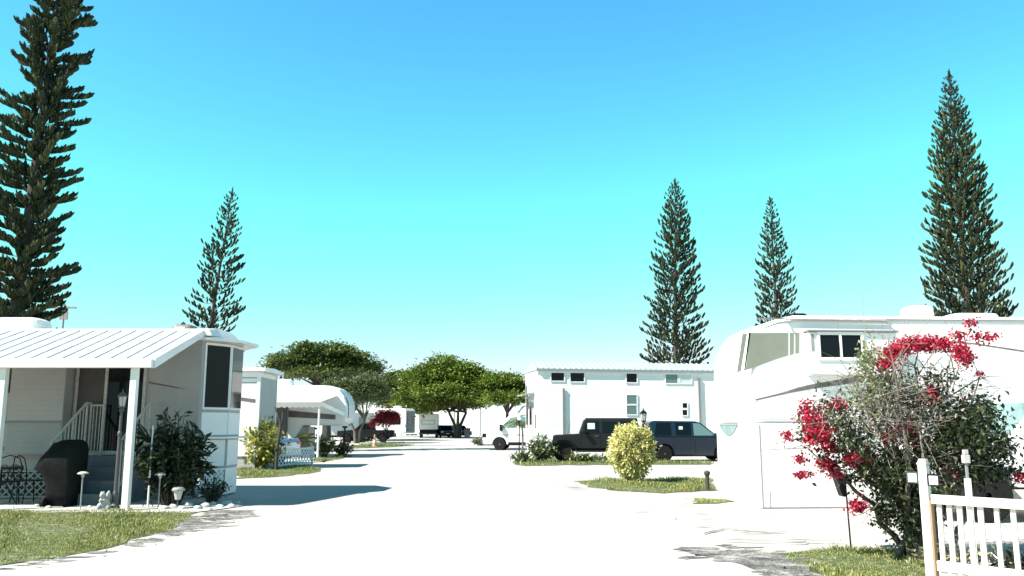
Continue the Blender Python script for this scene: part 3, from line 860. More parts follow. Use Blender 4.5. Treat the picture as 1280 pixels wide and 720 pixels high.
# teal crescent panel painting the shade of the recess under the nose
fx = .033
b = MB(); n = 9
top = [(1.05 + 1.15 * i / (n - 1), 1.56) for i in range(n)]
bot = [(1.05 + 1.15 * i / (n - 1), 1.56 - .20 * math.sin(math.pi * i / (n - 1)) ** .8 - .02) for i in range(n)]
b.prism(top + bot[::-1], 'x', fx - .016, fx - .002); b.build('nose_recess_shade', M['glassteal'], h4)
MB().box(fx - .025, 1.0, 1.555, fx - .003, 2.25, 1.60).build('recess_trim', M['grey'], h4)
# roof gear
def roofpt(px, py):
    p = loc4(px, py); return p[0]
dome(.55, .6, .40, .72).build('air_conditioner', M['white'], h4, (roofpt(1177, 386) + .18, 1.25, 3.66), bevel=.03)
dome(1.05, .7, .22, .9).build('roof_hatch', M['white'], h4, (roofpt(1241, 388) + .3, 1.25, 3.67), bevel=.02)
dome(.40, .42, .20, .75).build('roof_vent', M['black'], h4, (roofpt(1016, 388) + .15, 1.2, 3.67), bevel=.02)

# --- tall tiny house across the cross drive
TA = R(11)
p = at(672, 575, 42.0)
h5 = empty('tiny_house', (p.x, 42.0, 0), TA, 'tall white tiny house with pale metal roof and high small windows', 'house')
HL, HW = 10.5, 2.75
MB().box(0, 0, .5, HL, HW, 4.25).build('wall', M['housewhite'], h5)
MB().box(.06, .06, 0, HL - .06, HW - .06, .5).build('skirt', M['white'], h5)
b = MB()
b.prism([(-.07, 4.26), (HW + .28, 4.26), (HW + .28, 4.34), (HW / 2, 4.78), (-.07, 4.34)], 'x', -.05, HL + .2)
for k in range(38):
    xx = -.04 + k * .28
    b.hexa([(xx, -.09, 4.345), (xx + .05, -.09, 4.345), (xx + .05, HW / 2 - .01, 4.785), (xx, HW / 2 - .01, 4.785), (xx, -.09, 4.385), (xx + .05, -.09, 4.385), (xx + .05, HW / 2 - .01, 4.825), (xx, HW / 2 - .01, 4.825)])
rr = b.build('roof', M['roofblue'], h5)
MB().box(-.05, -.12, 4.235, HL + .2, -.072, 4.335).build('gutter', M['grey'], rr)
MB().box(-.03, -.04, 4.14, HL + .2, -.003, 4.232).build('fascia', M['white'], rr)
def loc5(px, py):
    n_ = Vector((-math.sin(TA), math.cos(TA), 0)); d_ = ray(px, py)
    t = (h5.location - Vector((0, 0, CAM_H))).dot(n_) / d_.dot(n_)
    w_ = Vector((0, 0, CAM_H)) + d_ * t - h5.location
    return (w_.x * math.cos(TA) + w_.y * math.sin(TA), w_.z)
for (a, b_, c, d_, g, sash) in [(689, 466, 705, 476, 'glass', 1), (713, 466, 730, 477, 'glass', 1), (783, 467, 796, 478, 'glass', 0), (783.5, 494, 796, 505, 'glasspale', 0), (783.5, 507, 796, 518, 'glasspale', 0), (832, 468, 847, 479, 'glasspale', 1), (850, 468, 864, 479, 'blind', 0), (853, 504, 859, 510, 'glass', 0), (853, 512.5, 859, 519, 'glass', 0)]:
    q0, q1 = loc5(a, b_), loc5(c, d_)
    window(h5, q0[0], q1[1], q1[0], q0[1], -.004, M[g], M['white'], fw=.05)
for (px, py0, py1) in ((704, 488, 552), (873, 475, 545)):
    q0, q1 = loc5(px, py0), loc5(px, py1)
    b = MB(); b.box(q0[0] - .045, -.085, .3, q0[0] + .045, -.004, q0[1]); b.box(q0[0] - .045, -.085, q0[1] + .001, q0[0] + .07, -.03, q0[1] + .1)
    b.build('downpipe', M['mastgrey'], h5)
# end wall facing the road: door, little canopy, narrow side panels
b = MB(); b.box(-.05, .9, .75, -.002, 1.75, 2.75); de = b.build('door', M['wallgrey'], h5)
MB().box(-.06, 1.1, 1.6, -.051, 1.55, 2.5).build('pane', M['glass'], de)
b = MB(); b.hexa([(-.62, .55, 3.02), (-.003, .55, 3.12), (-.003, 2.0, 3.12), (-.62, 2.0, 3.02), (-.62, .55, 3.08), (-.003, .55, 3.22), (-.003, 2.0, 3.22), (-.62, 2.0, 3.08)])
b.build('door_canopy', M['grey'], h5)
b = MB(); b.prism([(-.5, 3.0), (-.02, 3.0), (-.02, 2.6)], 'y', .62, .67); b.build('canopy_bracket', M['grey'], h5)
for (y0, z0, z1) in ((.25, 1.4, 2.1), (2.1, 1.4, 3.2), (2.4, 1.6, 3.6)):
    MB().box(-.03, y0, z0, -.002, y0 + .14, z1).build('narrow_window', M['glass'], h5)
# ------------------------------------------------------------------ vehicles
def outline(top, xr, xf, z0, wheels, ra, rw):
    """closed side outline: bottom rear -> front with wheel arches, then the top points front -> rear"""
    pts = [(xr, z0 + .02)]
    for xw in sorted(wheels):
        dz = z0 - rw
        a = math.asin(max(-1, min(1, dz / ra)))
        for i in range(11):
            t = math.pi - a + (a * 2 - math.pi) * i / 10
            pts.append((xw + ra * math.cos(t), rw + ra * math.sin(t)))
    pts.append((xf, z0 + .02))
    return pts + top
def wheel(parent, x, y, r, wd, side, rimmat, spokes=5):
    s = side
    t = MB()
    pr = [(r * .62, -wd / 2), (r * .93, -wd / 2), (r, -wd * .36), (r, wd * .36), (r * .93, wd / 2), (r * .62, wd / 2)]
    t.lathe(pr, (0, 0, 0), 28, axis='y')
    w_ = t.build('wheel', M['tyre'], parent, (x, y, r))
    b = MB()
    yo = s * wd * .5
    b.lathe([(r * .63, yo * .99), (r * .63, yo * .80), (r * .55, yo * .72), (r * .16, yo * .80), (r * .14, yo * 1.0), (.01, yo * 1.0)], (0, 0, 0), 24, axis='y')
    for k in range(spokes):
        a = 2 * math.pi * k / spokes
        c, s_ = math.cos(a), math.sin(a)
        q = []
        for (rr, ww) in ((r * .12, r * .10), (r * .60, r * .07)):
            for sg in (-1, 1):
                q.append((rr * c - sg * ww * s_, rr * s_ + sg * ww * c))
        lo, hi = yo * .78, yo * .96
        b.hexa([(q[0][0], lo, q[0][1]), (q[1][0], lo, q[1][1]), (q[3][0], lo, q[3][1]), (q[2][0], lo, q[2][1]), (q[0][0], hi, q[0][1]), (q[1][0], hi, q[1][1]), (q[3][0], hi, q[3][1]), (q[2][0], hi, q[2][1])])
    b.build('rim', rimmat, w_)
    return w_
class Car:
    def __init__(s, name, label, cat, loc, rz, paint, w, lower, house, tumble, xs_wheels, rw, z0, ww=.22, rimmat='rim', inset=.0, belt_w=.96, group=None):
        s.t = empty(name, loc, rz, label, cat, group)
        s.w, s.house, s.tumble, s.bw = w, house, tumble, belt_w
        s.paint = paint
        s.body = MB().prism(lower, 'y', -w, w).build('body', M[paint], s.t, bevel=.05, seg=3, ang=50)
        xs = [p[0] for p in lower]
        u = MB().box(min(xs) + .25, -w + .28, z0 - .05, max(xs) - .25, w - .28, z0 + .35)
        u.build('underbody', M['black'], s.t)
        zs = [p[1] for p in house]
        s.zb, s.zt = min(zs), max(zs)
        n = len(house)
        v = [(p[0], -s.yw(p[1]), p[1]) for p in house] + [(p[0], s.yw(p[1]), p[1]) for p in house]
        b = MB().add(v, [tuple(range(n - 1, -1, -1)), tuple(range(n, 2 * n))] + [(i, (i + 1) % n, n + (i + 1) % n, n + i) for i in range(n)])
        s.cab = b.build('cabin', M[paint], s.t, bevel=.045, seg=3, ang=25)
        for xw in xs_wheels:
            for sd in (-1, 1):
                wheel(s.t, xw, sd * (w - ww * .45), rw, ww, sd, M[rimmat])
    def yw(s, z):
        return s.w * s.bw * (1 - s.tumble * (z - s.zb) / (s.zt - s.zb))
    def pane(s, poly, m='glass', both=True, name='side_window'):
        for sd in ((-1, 1) if both else (-1,)):
            n = len(poly)
            v = [(p[0], sd * (s.yw(p[1]) + .003), p[1]) for p in poly] + [(p[0], sd * (s.yw(p[1]) + .010), p[1]) for p in poly]
            MB().add(v, [tuple(range(n - 1, -1, -1)), tuple(range(n, 2 * n))] + [(i, (i + 1) % n, n + (i + 1) % n, n + i) for i in range(n)]).build(name, M[m], s.t)
    def screen(s, p, q, m='glass', name='windscreen', ins=.07, f0=.06, f1=.94):
        a, c = Vector((p[0], 0, p[1])), Vector((q[0], 0, q[1]))
        d = c - a
        nrm = Vector((d.z, 0, -d.x)).normalized()
        mid = Vector((sum(h[0] for h in s.house) / len(s.house), 0, s.zb))
        if nrm.dot((a + c) / 2 - mid) < 0: nrm = -nrm
        v = []
        for o_ in (.003, .010):
            for (t, sg) in ((f0, -1), (f0, 1), (f1, 1), (f1, -1)):
                pt = a + d * t
                v.append((pt.x + nrm.x * o_, sg * (s.yw(pt.z) - ins), pt.z + nrm.z * o_))
        MB().hexa(v).build(name, M[m], s.t)
    def part(s, name, m, *boxes, bevel=.015, parent=None):
        b = MB()
        for bx in boxes: b.box(*bx)
        return b.build(name, M[m], parent or s.t, bevel=bevel)

# --- black off-roader, facing left
px = at(688, 576, 37.4).x
J = Car('off_road_car', 'matte black boxy off-roader parked nose-left behind the plants', 'car', (px + 2.02, 38.2, 0), math.pi - R(4), 'jeepblack', .74,
        outline([(1.86, .62), (1.86, 1.08), (1.80, 1.14), (.72, 1.20), (.66, 1.22), (-1.86, 1.22), (-1.90, .62)], -1.90, 1.86, .52, [], .5, .44),
        [(.72, 1.20), (.50, 1.80), (.40, 1.85), (-1.84, 1.85), (-1.90, 1.22)], .10, [1.40, -1.28], .44, .5, ww=.28, rimmat='blackrim', belt_w=1.0)
for sd in (-1, 1):
    for xw in (1.40, -1.28):
        b = MB()
        pr = []
        for i in range(9):
            t = math.pi * (1.02 - 1.04 * i / 8)
            pr.append((xw + .60 * math.cos(t), .44 + .56 * math.sin(t)))
        inn = [(xw + (x - xw) * .90, .44 + (z - .44) * .90) for x, z in pr]
        b.prism(pr + inn[::-1], 'y', min(sd * .70, sd * .93), max(sd * .70, sd * .93))
        b.build('fender', M['black'], J.t, bevel=.015)
    J.part('side_step', 'black', (-.75, min(sd*.74, sd*.88), .42, .85, max(sd*.74, sd*.88), .50))
    b = MB().box(.42, min(sd*.80, sd*1.02), 1.22, .56, max(sd*.80, sd*1.02), 1.42); b.build('mirror', M['black'], J.t, bevel=.03)
    b = MB().lathe([(.10, 0), (.10, .03), (.085, .045), (.01, .05)], (1.86, sd * .46, .95), 18, axis='x'); b.build('headlight', M['lamp'], J.t)
J.pane([(.58, 1.27), (.38, 1.73), (-.16, 1.73), (-.16, 1.27)], 'glass')
J.pane([(-.30, 1.27), (-.30, 1.73), (-.92, 1.73), (-.92, 1.27)], 'glass')
J.pane([(-1.06, 1.27), (-1.06, 1.73), (-1.74, 1.73), (-1.78, 1.27)], 'glass')
J.screen((.72, 1.20), (.50, 1.80), 'glass')
J.part('grille', 'black', (1.861, -.42, .70, 1.885, .42, 1.06))
J.part('bumper', 'black', (1.88, -.80, .52, 2.06, .80, .70))
J.part('roof_panel', 'black', (-1.83, -.60, 1.852, .42, .60, 1.875))
b = MB()
for x in (.62, -.23, -.99): b.box(x - .006, -.752, .56, x + .006, -.742, 1.21); b.box(x - .006, .742, .56, x + .006, .752, 1.21)
b.build('door_seam', M['black'], J.t)
b = MB()
for x in (-.05, -.82): b.box(x - .09, .742, 1.08, x + .07, .775, 1.12); b.box(x - .09, -.775, 1.08, x + .07, -.742, 1.12)
b.build('door_handle', M['darkgrey'], J.t)
b = MB().lathe([(.20, -.10), (.37, -.10), (.41, -.05), (.41, .06), (.36, .11), (.05, .11)], (-2.02, 0, 1.02), 24, axis='x'); b.build('spare_wheel', M['tyre'], J.t)
b = MB().tube([(1.2, .55, 1.16), (1.1, .58, 1.7)], .008, n=5); b.build('aerial', M['black'], J.t)
# paper sunshade in the front side window
MB().box(.02, .752, 1.33, .34, .757, 1.66).build('window_shade', M['blind'], J.t)
for o in J.t.children:
    if o.name.startswith('window_shade'): o.data.transform(Matrix.Translation((0, -.030, 0)))

# --- dark navy van facing right
px = at(808, 576, 37.6).x
V_ = Car('passenger_van', 'dark navy van parked nose-right between the yellow shrub and trailer', 'van', (px + 2.05, 38.6, 0), R(4), 'navy', .92,
         outline([(2.04, .45), (2.06, .68), (1.98, .82), (1.10, 1.06), (-1.98, 1.08), (-2.05, .95), (-2.06, .50)], -2.06, 2.04, .26, [1.30, -1.30], .40, .34),
         [(1.14, 1.05), (.36, 1.68), (.1, 1.74), (-1.7, 1.76), (-1.90, 1.70), (-2.02, 1.08)], .17, [1.30, -1.30], .34, .26, belt_w=.985)
V_.pane([(.98, 1.12), (.30, 1.64), (.02, 1.66), (.02, 1.12)], 'glasspale')  # light seen through the window is put into the pale glass
V_.pane([(-.10, 1.12), (-.10, 1.67), (-.78, 1.68), (-.78, 1.12)], 'glass')
V_.pane([(-.98, 1.12), (-.98, 1.68), (-1.62, 1.67), (-1.74, 1.12)], 'glass')
V_.screen((1.14, 1.05), (.36, 1.68), 'glassteal')
V_.screen((-2.02, 1.08), (-1.90, 1.70), 'glass', 'rear_window')
b = MB()
for x in (.02 + .04, -.88): 
    b.box(x - .006, -.926, .34, x + .006, -.918, 1.06); b.box(x - .006, .918, .34, x + .006, .926, 1.06)
b.build('door_seam', M['black'], V_.t)
b = MB()
for x in (-.08, -.70): b.box(x - .1, -.95, .93, x + .08, -.918, .965); b.box(x - .1, .918, .93, x + .08, .95, .965)
b.build('door_handle', M['navy'], V_.t, bevel=.01)
for sd in (-1, 1):
    V_.part('tail_light', 'redlens', (-2.068, min(sd*.74, sd*.915), .98, -2.0, max(sd*.74, sd*.915), 1.40))
    V_.part('mirror', 'navy', (.86, min(sd*.92, sd*1.08), 1.06, 1.02, max(sd*.92, sd*1.08), 1.22), bevel=.03)
V_.part('window_light_patch', 'blind', (-.64, -.874, 1.30, -.46, -.870, 1.52), bevel=0)  # bright light showing through the side window, painted as a pale sheet
for o in V_.t.children:
    if o.name.startswith('window_light_patch'):
        o.data.transform(Matrix.Translation((.0, -(V_.yw(1.4) + .012 - .872), 0)))

# --- silver-blue saloon tucked beside the second home
S_ = Car('saloon_car', 'silver blue saloon parked behind the white lattice screen', 'car', (-11.45, 36.6, 0), R(180 - 20), 'silverblue', .90,
         outline([(2.25, .50), (2.22, .72), (1.10, .92), (-1.45, .98), (-2.20, 1.02), (-2.30, .85), (-2.30, .50)], -2.30, 2.25, .24, [1.35, -1.35], .38, .32),
         [(1.15, .91), (.35, 1.38), (-.5, 1.45), (-.95, 1.38), (-1.75, 1.00)], .20, [1.35, -1.35], .32, .24, belt_w=.96)
S_.pane([(.95, .98), (.33, 1.33), (-.20, 1.38), (-.20, .98)]); S_.pane([(-.30, .98), (-.30, 1.38), (-.85, 1.34), (-1.35, 1.02)])
S_.screen((-1.75, 1.00), (-.95, 1.38), 'glass', 'rear_window'); S_.screen((1.15, .91), (.35, 1.38), 'glass')
for sd in (-1, 1): S_.part('tail_light', 'redlens', (-2.318, min(sd*.62, sd*.885), .78, -2.18, max(sd*.62, sd*.885), .92))
S_.part('bumper', 'silverblue', (-2.38, -.86, .30, -2.2, .86, .62), bevel=.05)
S_.part('number_plate', 'blind', (-2.325, -.22, .72, -2.303, .22, .85), bevel=0)

# --- white pickup alongside the near trailer, facing left
P_ = Car('pickup_truck', 'white pickup truck with teal windscreen behind the bougainvillea', 'truck', (9.65, 15.05, 0), math.pi, 'rvwhite', .98,
         outline([(2.90, .62), (2.92, 1.05), (2.80, 1.22), (1.5, 1.32), (-.75, 1.34), (-.76, 1.30), (-2.88, 1.30), (-2.92, .70)], -2.92, 2.90, .56, [1.95, -1.75], .52, .42),
         [(1.55, 1.31), (.85, 1.98), (.6, 2.05), (-.55, 2.05), (-.78, 1.34)], .16, [1.95, -1.75], .42, .56, belt_w=.97)
P_.pane([(1.28, 1.38), (.78, 1.93), (.42, 1.97), (.42, 1.38)], 'glassteal'); P_.pane([(.30, 1.38), (.30, 1.97), (-.50, 1.97), (-.66, 1.38)], 'glassteal')
P_.screen((1.55, 1.31), (.85, 1.98), 'glassteal'); P_.screen((-.78, 1.34), (-.55, 2.05), 'glass', 'rear_window')
P_.part('cowl', 'black', (1.42, -.85, 1.312, 1.66, .85, 1.345), bevel=.005)
P_.part('bumper', 'grey', (2.86, -.96, .60, 3.02, .96, .80)); P_.part('grille', 'darkgrey', (2.915, -.55, .86, 2.94, .55, 1.14))
for sd in (-1, 1):
    P_.part('headlight', 'lamp', (2.86, min(sd*.62, sd*.95), .88, 2.935, max(sd*.62, sd*.95), 1.12))
    P_.part('mirror', 'black', (1.10, min(sd*.98, sd*1.20), 1.34, 1.24, max(sd*.98, sd*1.20), 1.62), bevel=.03)
b = MB(); b.tube([(1.53, .45, 1.345), (1.15, -.02, 1.70)], .010, n=5); b.tube([(1.53, -.25, 1.345), (1.15, -.62, 1.70)], .010, n=5)
b.build('wiper', M['black'], P_.t)

# --- white camper van in front of the tiny house end, facing left
px = at(604, 556, 54.5).x
C_v = Car('camper_van', 'white camper van with teal cab windows beside the tiny house', 'van', (px + 2.9, 55.5, 0), math.pi - R(8), 'rvwhite', 1.02,
          outline([(2.82, .55), (2.86, .85), (2.70, 1.18), (1.75, 1.38), (-2.85, 1.40), (-2.9, .6)], -2.9, 2.82, .36, [1.75, -1.75], .46, .38),
          [(1.95, 1.36), (1.15, 2.18), (.95, 2.30), (.62, 2.36), (.30, 2.75), (-.1, 2.95), (-2.7, 2.95), (-2.85, 1.4)], .12, [1.75, -1.75], .38, .36, belt_w=.98)
C_v.pane([(1.62, 1.42), (1.05, 2.05), (.62, 2.12), (.62, 1.42)], 'glassteal'); C_v.pane([(.42, 1.42), (.42, 2.12), (-.12, 2.12), (-.12, 1.42)], 'glassteal')
C_v.screen((1.95, 1.36), (1.15, 2.18), 'glassteal')
b = MB()
for sd in (-1, 1):
    pts = [(.60, 2.36), (.32, 2.72), (-.10, 2.93), (-.9, 2.95)]
    b.tube([(x, sd * (C_v.yw(z) + .02), z) for x, z in pts], .035, n=6)
    b.tube([(.5, sd * (C_v.yw(2.2) + .02), 2.16), (-.4, sd * (C_v.yw(2.3) + .02), 2.34), (-1.0, sd * (C_v.yw(2.4) + .02), 2.5)], .025, n=6)
b.build('trim_strip', M['darkgrey'], C_v.t)
C_v.part('bumper', 'darkgrey', (2.80, -.98, .40, 2.98, .98, .66)); C_v.part('grille', 'black', (2.845, -.45, .72, 2.875, .45, 1.0))
for sd in (-1, 1):
    C_v.part('headlight', 'black', (2.60, min(sd*.60, sd*1.03), .80, 2.86, max(sd*.60, sd*1.03), 1.06))
    C_v.part('mirror', 'black', (1.55, min(sd*1.02, sd*1.30), 1.22, 1.72, max(sd*1.02, sd*1.30), 1.62), bevel=.03)
C_v.part('sill_trim', 'black', (-1.25, -1.035, .36, 1.2, 1.035, .52))

# --- far end of the street
px = at(490, 552, 80).x
DK = Car('pickup_truck', 'dark pickup truck under the red bush by the traffic cone', 'truck', (px - 2.6, 81, 0), R(186), 'darkpaint', .95,
         outline([(2.6, .6), (2.6, 1.05), (1.0, 1.18), (-.9, 1.20), (-.92, 1.14), (-2.6, 1.14), (-2.64, .6)], -2.64, 2.6, .5, [1.7, -1.6], .46, .38),
         [(1.05, 1.17), (.45, 1.72), (.2, 1.78), (-.7, 1.78), (-.92, 1.18)], .15, [1.7, -1.6], .38, .5)
DK.pane([(.85, 1.22), (.42, 1.66), (.0, 1.70), (.0, 1.22)]); DK.pane([(-.1, 1.22), (-.1, 1.70), (-.62, 1.70), (-.8, 1.22)])
DK.screen((1.05, 1.17), (.45, 1.72)); DK.part('tail_light', 'redlens', (-2.66, .70, .85, -2.6, .94, 1.1), (-2.66, -.94, .85, -2.6, -.70, 1.1))
DK.part('bumper', 'grey', (-2.74, -.9, .5, -2.64, .9, .64))
def far_car(px_, Y, rz, label, paint='darkpaint'):
    p = at(px_, 545, Y)
    c = Car('parked_car', label, 'car', (p.x, Y, 0), rz, paint, .92,
            outline([(2.2, .45), (2.22, .80), (1.1, .98), (-2.1, 1.02), (-2.25, .5)], -2.25, 2.2, .26, [1.35, -1.35], .40, .34),
            [(1.15, .97), (.4, 1.55), (-1.5, 1.62), (-2.1, 1.02)], .18, [1.35, -1.35], .34, .26)
    c.pane([(.9, 1.03), (.36, 1.50), (-.4, 1.54), (-.4, 1.03)]); c.pane([(-.5, 1.03), (-.5, 1.54), (-1.4, 1.54), (-1.75, 1.05)])
    c.screen((1.15, .97), (.4, 1.55)); c.screen((-2.1, 1.02), (-1.5, 1.62), name='rear_window')
    c.part('headlight', 'lamp', (2.16, .55, .68, 2.23, .90, .82), (2.16, -.90, .68, 2.23, -.55, .82))
    c.part('number_plate', 'blind', (2.215, -.24, .48, 2.24, .24, .60), bevel=0)
    return c
far_car(556, 112, R(-75), 'dark car facing the camera between the white box trailer and the tree trunk')
far_car(573, 116, R(-60), 'dark car parked at the street end against the tree trunk')
# far travel trailer
p = at(507, 549, 96)
tr = empty('travel_trailer', (p.x, 96, 0), R(-18), 'small white travel trailer with end wall in shade grey beyond the red bush', 'trailer')
MB().prism([(-6.2, .7), (0, .7), (0, 3.2), (-.25, 3.45), (-5.9, 3.45), (-6.2, 3.1)], 'y', 0, 2.5).build('body', M['rvwhite'], tr, bevel=.06)
MB().box(.002, .12, .85, .03, 2.38, 3.15).build('end_shade_panel', M['endshade'], tr)  # dark sheet puts the end wall's shade into colour
MB().box(.031, .35, 1.2, .05, .75, 2.9).build('end_window', M['glass'], tr); MB().box(.031, 1.5, 1.6, .05, 2.1, 2.6).build('end_window', M['glass'], tr)
window(tr, -1.9, 1.7, -.7, 2.4, -.004, M['glass'], M['black'], fw=.04)
MB().box(-2.6, -.012, .9, -2.1, -.002, 1.15).build('hatch', M['grey'], tr)
dome(.9, .7, .32).build('air_conditioner', M['white'], tr, (-1.6, 1.2, 3.44)); dome(.5, .5, .25).build('roof_vent', M['black'], tr, (-2.9, 1.2, 3.44))
MB().box(-.1, .3, .45, .45, 2.2, .62).build('bumper', M['grey'], tr)
for x in (-3.4, -4.2): wheel(tr, x, .2, .34, .22, -1, M['rim'])
for x in (-3.4, -4.2): wheel(tr, x, 2.3, .34, .22, 1, M['rim'])
# white trailer glimpsed between the thin stems, left of the red bush
p = at(466, 548, 90)
t2 = empty('cargo_trailer', (p.x, 90, 0), R(6), 'plain white cargo trailer half hidden behind the thin forked tree', 'trailer')
MB().prism([(-4.6, .55), (0, .55), (0, 2.75), (-.12, 2.9), (-4.5, 2.9), (-4.6, 2.7)], 'y', 0, 2.2).build('body', M['rvwhite'], t2, bevel=.05)
window(t2, -3.4, 1.6, -2.4, 2.2, -.004, M['glass'], M['black'], fw=.04)
MB().box(-1.5, -.014, .75, -.75, -.002, 2.45).build('door', M['wallgrey'], t2)
MB().box(-4.5, .2, .35, -.1, 2.0, .545).build('chassis', M['black'], t2)
for x in (-2.0, -2.75):
    wheel(t2, x, .16, .33, .22, -1, M['rim']); wheel(t2, x, 2.04, .33, .22, 1, M['rim'])
# white box trailer on a dark chassis
p = at(535, 546, 110)
bt = empty('box_trailer', (p.x, 110, 0), R(2), 'white box trailer on a dark chassis at the street end', 'trailer')
MB().box(-1.22, 0, 1.05, 1.22, 4.5, 3.05).build('body', M['rvwhite'], bt, bevel=.08)
b = MB(); b.box(-.80, -.03, 2.2, .80, -.002, 2.26); b.box(-.80, -.03, 1.70, .80, -.002, 1.76); b.box(-.86, -.03, 1.70, -.80, -.002, 2.26); b.box(.80, -.03, 1.70, .86, -.002, 2.26); b.build('rear_window_frame', M['grey'], bt)
MB().box(-1.1, .15, .5, 1.1, 4.3, 1.045).build('chassis', M['black'], bt)
MB().box(-1.15, -.2, .42, 1.15, -.02, .62).build('bumper', M['darkgrey'], bt)
for y in (1.3, 3.0):
    for x in (-1.0, 1.0):
        b = MB().lathe([(.2, -.14), (.44, -.14), (.46, 0), (.44, .14), (.2, .14)], (0, 0, 0), 20, axis='x'); b.build('wheel', M['tyre'], bt, (x, y, .46))
# dark utility bin by the trunk
p = at(584, 546, 105)
ub = empty('utility_bin', (p.x, 105, 0), 0, 'dark upright utility bin right of the far tree trunk', 'bin')
MB().prism([(-.32, .12), (.32, .12), (.38, 1.15), (-.38, 1.15)], 'y', -.3, .35).build('body', M['darkgrey'], ub, bevel=.03)
MB().prism([(-.40, 1.151), (.40, 1.151), (.36, 1.25), (-.36, 1.25)], 'y', -.34, .38).build('lid', M['black'], ub, bevel=.02)
for x in (-.28, .28): MB().lathe([(.02, -.04), (.12, -.04), (.12, .04), (.02, .04)], (0, 0, 0), 14, axis='x').build('wheel', M['tyre'], ub, (x, .28, .12))
# ------------------------------------------------------------------ trees
M['pine'] = leafmat('norfolk_pine_needles', (.010, .021, .017), (.040, .054, .028), rough=.7, trans=.05, scale=.35, spec=.12)
M['pinelight'] = leafmat('norfolk_pine_lit_needles', (.03, .042, .018), (.11, .11, .04), rough=.7, trans=.05, scale=.5, spec=.12)  # olive of sunlit needles put into the colour, scattered at random
def norfolk(base, H, Rmax, label, lean=(0, 0), first=3.0, tier=.42, dens=1.0, rope=.055, power=.72, ragged=.15, seed=1, nb=6, gaps=.08, sag=.06, blen=1.0, lift=.10, steep=.5, upk=.75, light=.18):
    """whorled pine: trunk, tiers of branches, and rope-like upswept branchlets along each branch"""
    g = np.random.default_rng(seed)
    t = empty('norfolk_pine_tree', base, 0, label, 'tree', 'tall norfolk pines above the trailers')
    def axis(z):
        f = z / H
        return np.array([lean[0] * f, lean[1] * f, z])
    b = MB(); zs = np.linspace(0, H, 14)
    b.tube([axis(z) for z in zs], [max(.025, .26 * (1 - z / H) ** .9 * (H / 20)) for z in zs], n=9)
    b.build('trunk', M['darktrunk'], t)
    C = []; Rr = []; W = []; WR = []
    z = first
    while z < H - .25:
        top = (H - z) / (H - first)
        Rz = Rmax * (top ** power)
        n = nb if top > .12 else 5
        a0 = g.uniform(0, 6.28)
        for k in range(n):
            if g.random() < gaps * min(1, top * 3): continue
            a = a0 + 6.283 * k / n + g.normal() * .16
            Lb = max(.12, Rz * g.uniform(1 - ragged * 1.6, 1 + ragged * .8))
            # steep near the top, level further down, tips always turned up a little
            rise = max(.02, steep * math.exp(-top * 2.2) + lift + g.normal() * .06)
            rise = min(rise, max(.05, (H - .12 - z) * .75 / Lb))
            zz = z + g.uniform(-.12, .12)
            m = 7
            s = np.linspace(0, 1, m)
            h = Lb * (rise * s - sag * min(1, top * 1.6) * np.sin(s * np.pi) * .5 + .12 * s ** 3)
            o = axis(zz)
            P = np.stack([o[0] + Lb * s * np.cos(a), o[1] + Lb * s * np.sin(a), o[2] + h], 1)
            W.append(P); WR.append(np.linspace(.022, .010, m) * (.5 + top * .6))
            nb_ = max(3, int((2 + Lb * 3.4) * dens))
            for q in range(nb_):
                f = .25 + .75 * ((q + g.random() * .8) / max(1, nb_ - 1)) ** .8
                f = 1.0 if q >= nb_ - 2 else min(f, 1.0)
                i = min(m - 2, int(f * (m - 1))); u = f * (m - 1) - i
                p = P[i] * (1 - u) + P[i + 1] * u
                tg = P[i + 1] - P[i]; tg = tg / (np.linalg.norm(tg) + 1e-9)
                side = np.array([-np.sin(a), np.cos(a), 0]) * (1 if q % 2 else -1)
                d = tg * (.35 + .5 * f ** 2) + side * (1.0 - .6 * f) * g.uniform(.2, 1.2) + np.array([0, 0, upk * g.uniform(.25, 1.3)])
                d /= np.linalg.norm(d)
                L_ = (.26 + .22 * g.random()) * (.22 + .78 * min(1, Rz / 1.3)) * blen
                upc = np.array([0, 0, 1.0]) * L_ * g.uniform(.10, .36)
                C.append(np.stack([p, p + d * L_ * .30 + upc * .10, p + d * L_ * .70 + upc * .45, p + d * L_ + upc], 0))
                rr = rope * g.uniform(.75, 1.25) * (.45 + .55 * min(1, Rz / 1.3))
                Rr.append(np.array([rr * .40, rr * .85, rr * 1.15, rr * .55]))
        z += tier * (.62 + .38 * top ** .5) * g.uniform(.9, 1.1)
    # leader
    for k in range(8):
        a = g.uniform(0, 6.28); p = axis(H - .35 + .04 * k); d = np.array([np.cos(a) * .4, np.sin(a) * .4, 1.0])
        d[:2] *= .5; C.append(np.stack([p, p + d * .14, p + d * .28, p + d * .42], 0)); Rr.append(np.array([.03, .04, .032, .008]))
    C = np.array(C); Rr = np.array(Rr)
    V1, F1 = tubes(C, Rr, 5)
    V1 = V1 + g.normal(size=V1.shape) * rope * .16
    mi = np.repeat((g.random(len(C)) < light).astype(int), 3 * 5)
    # the needle tips that make each rope look bristly
    nn = 5
    idx = np.repeat(np.arange(len(C)), nn)
    f = g.random(len(idx))
    seg = np.minimum(2, (f * 3).astype(int)); u = (f * 3 - seg)[:, None]
    Pp = C[idx, seg] * (1 - u) + C[idx, seg + 1] * u
    Dd = unit(unit(C[idx, 3] - C[idx, 0]) * .8 + g.normal(size=Pp.shape) * .7)
    V2, F2 = leaves(Pp, Dd, rope * g.uniform(1.4, 2.4, len(idx)), rope * .4)
    o1 = np_mesh('crown', V1, F1, [M['pine'], M['pinelight']], mi, t, smooth=True)
    Wv, Wf = tubes(np.array(W), np.array(WR), 4)
    b = bmesh.new(); b.from_mesh(o1.data)
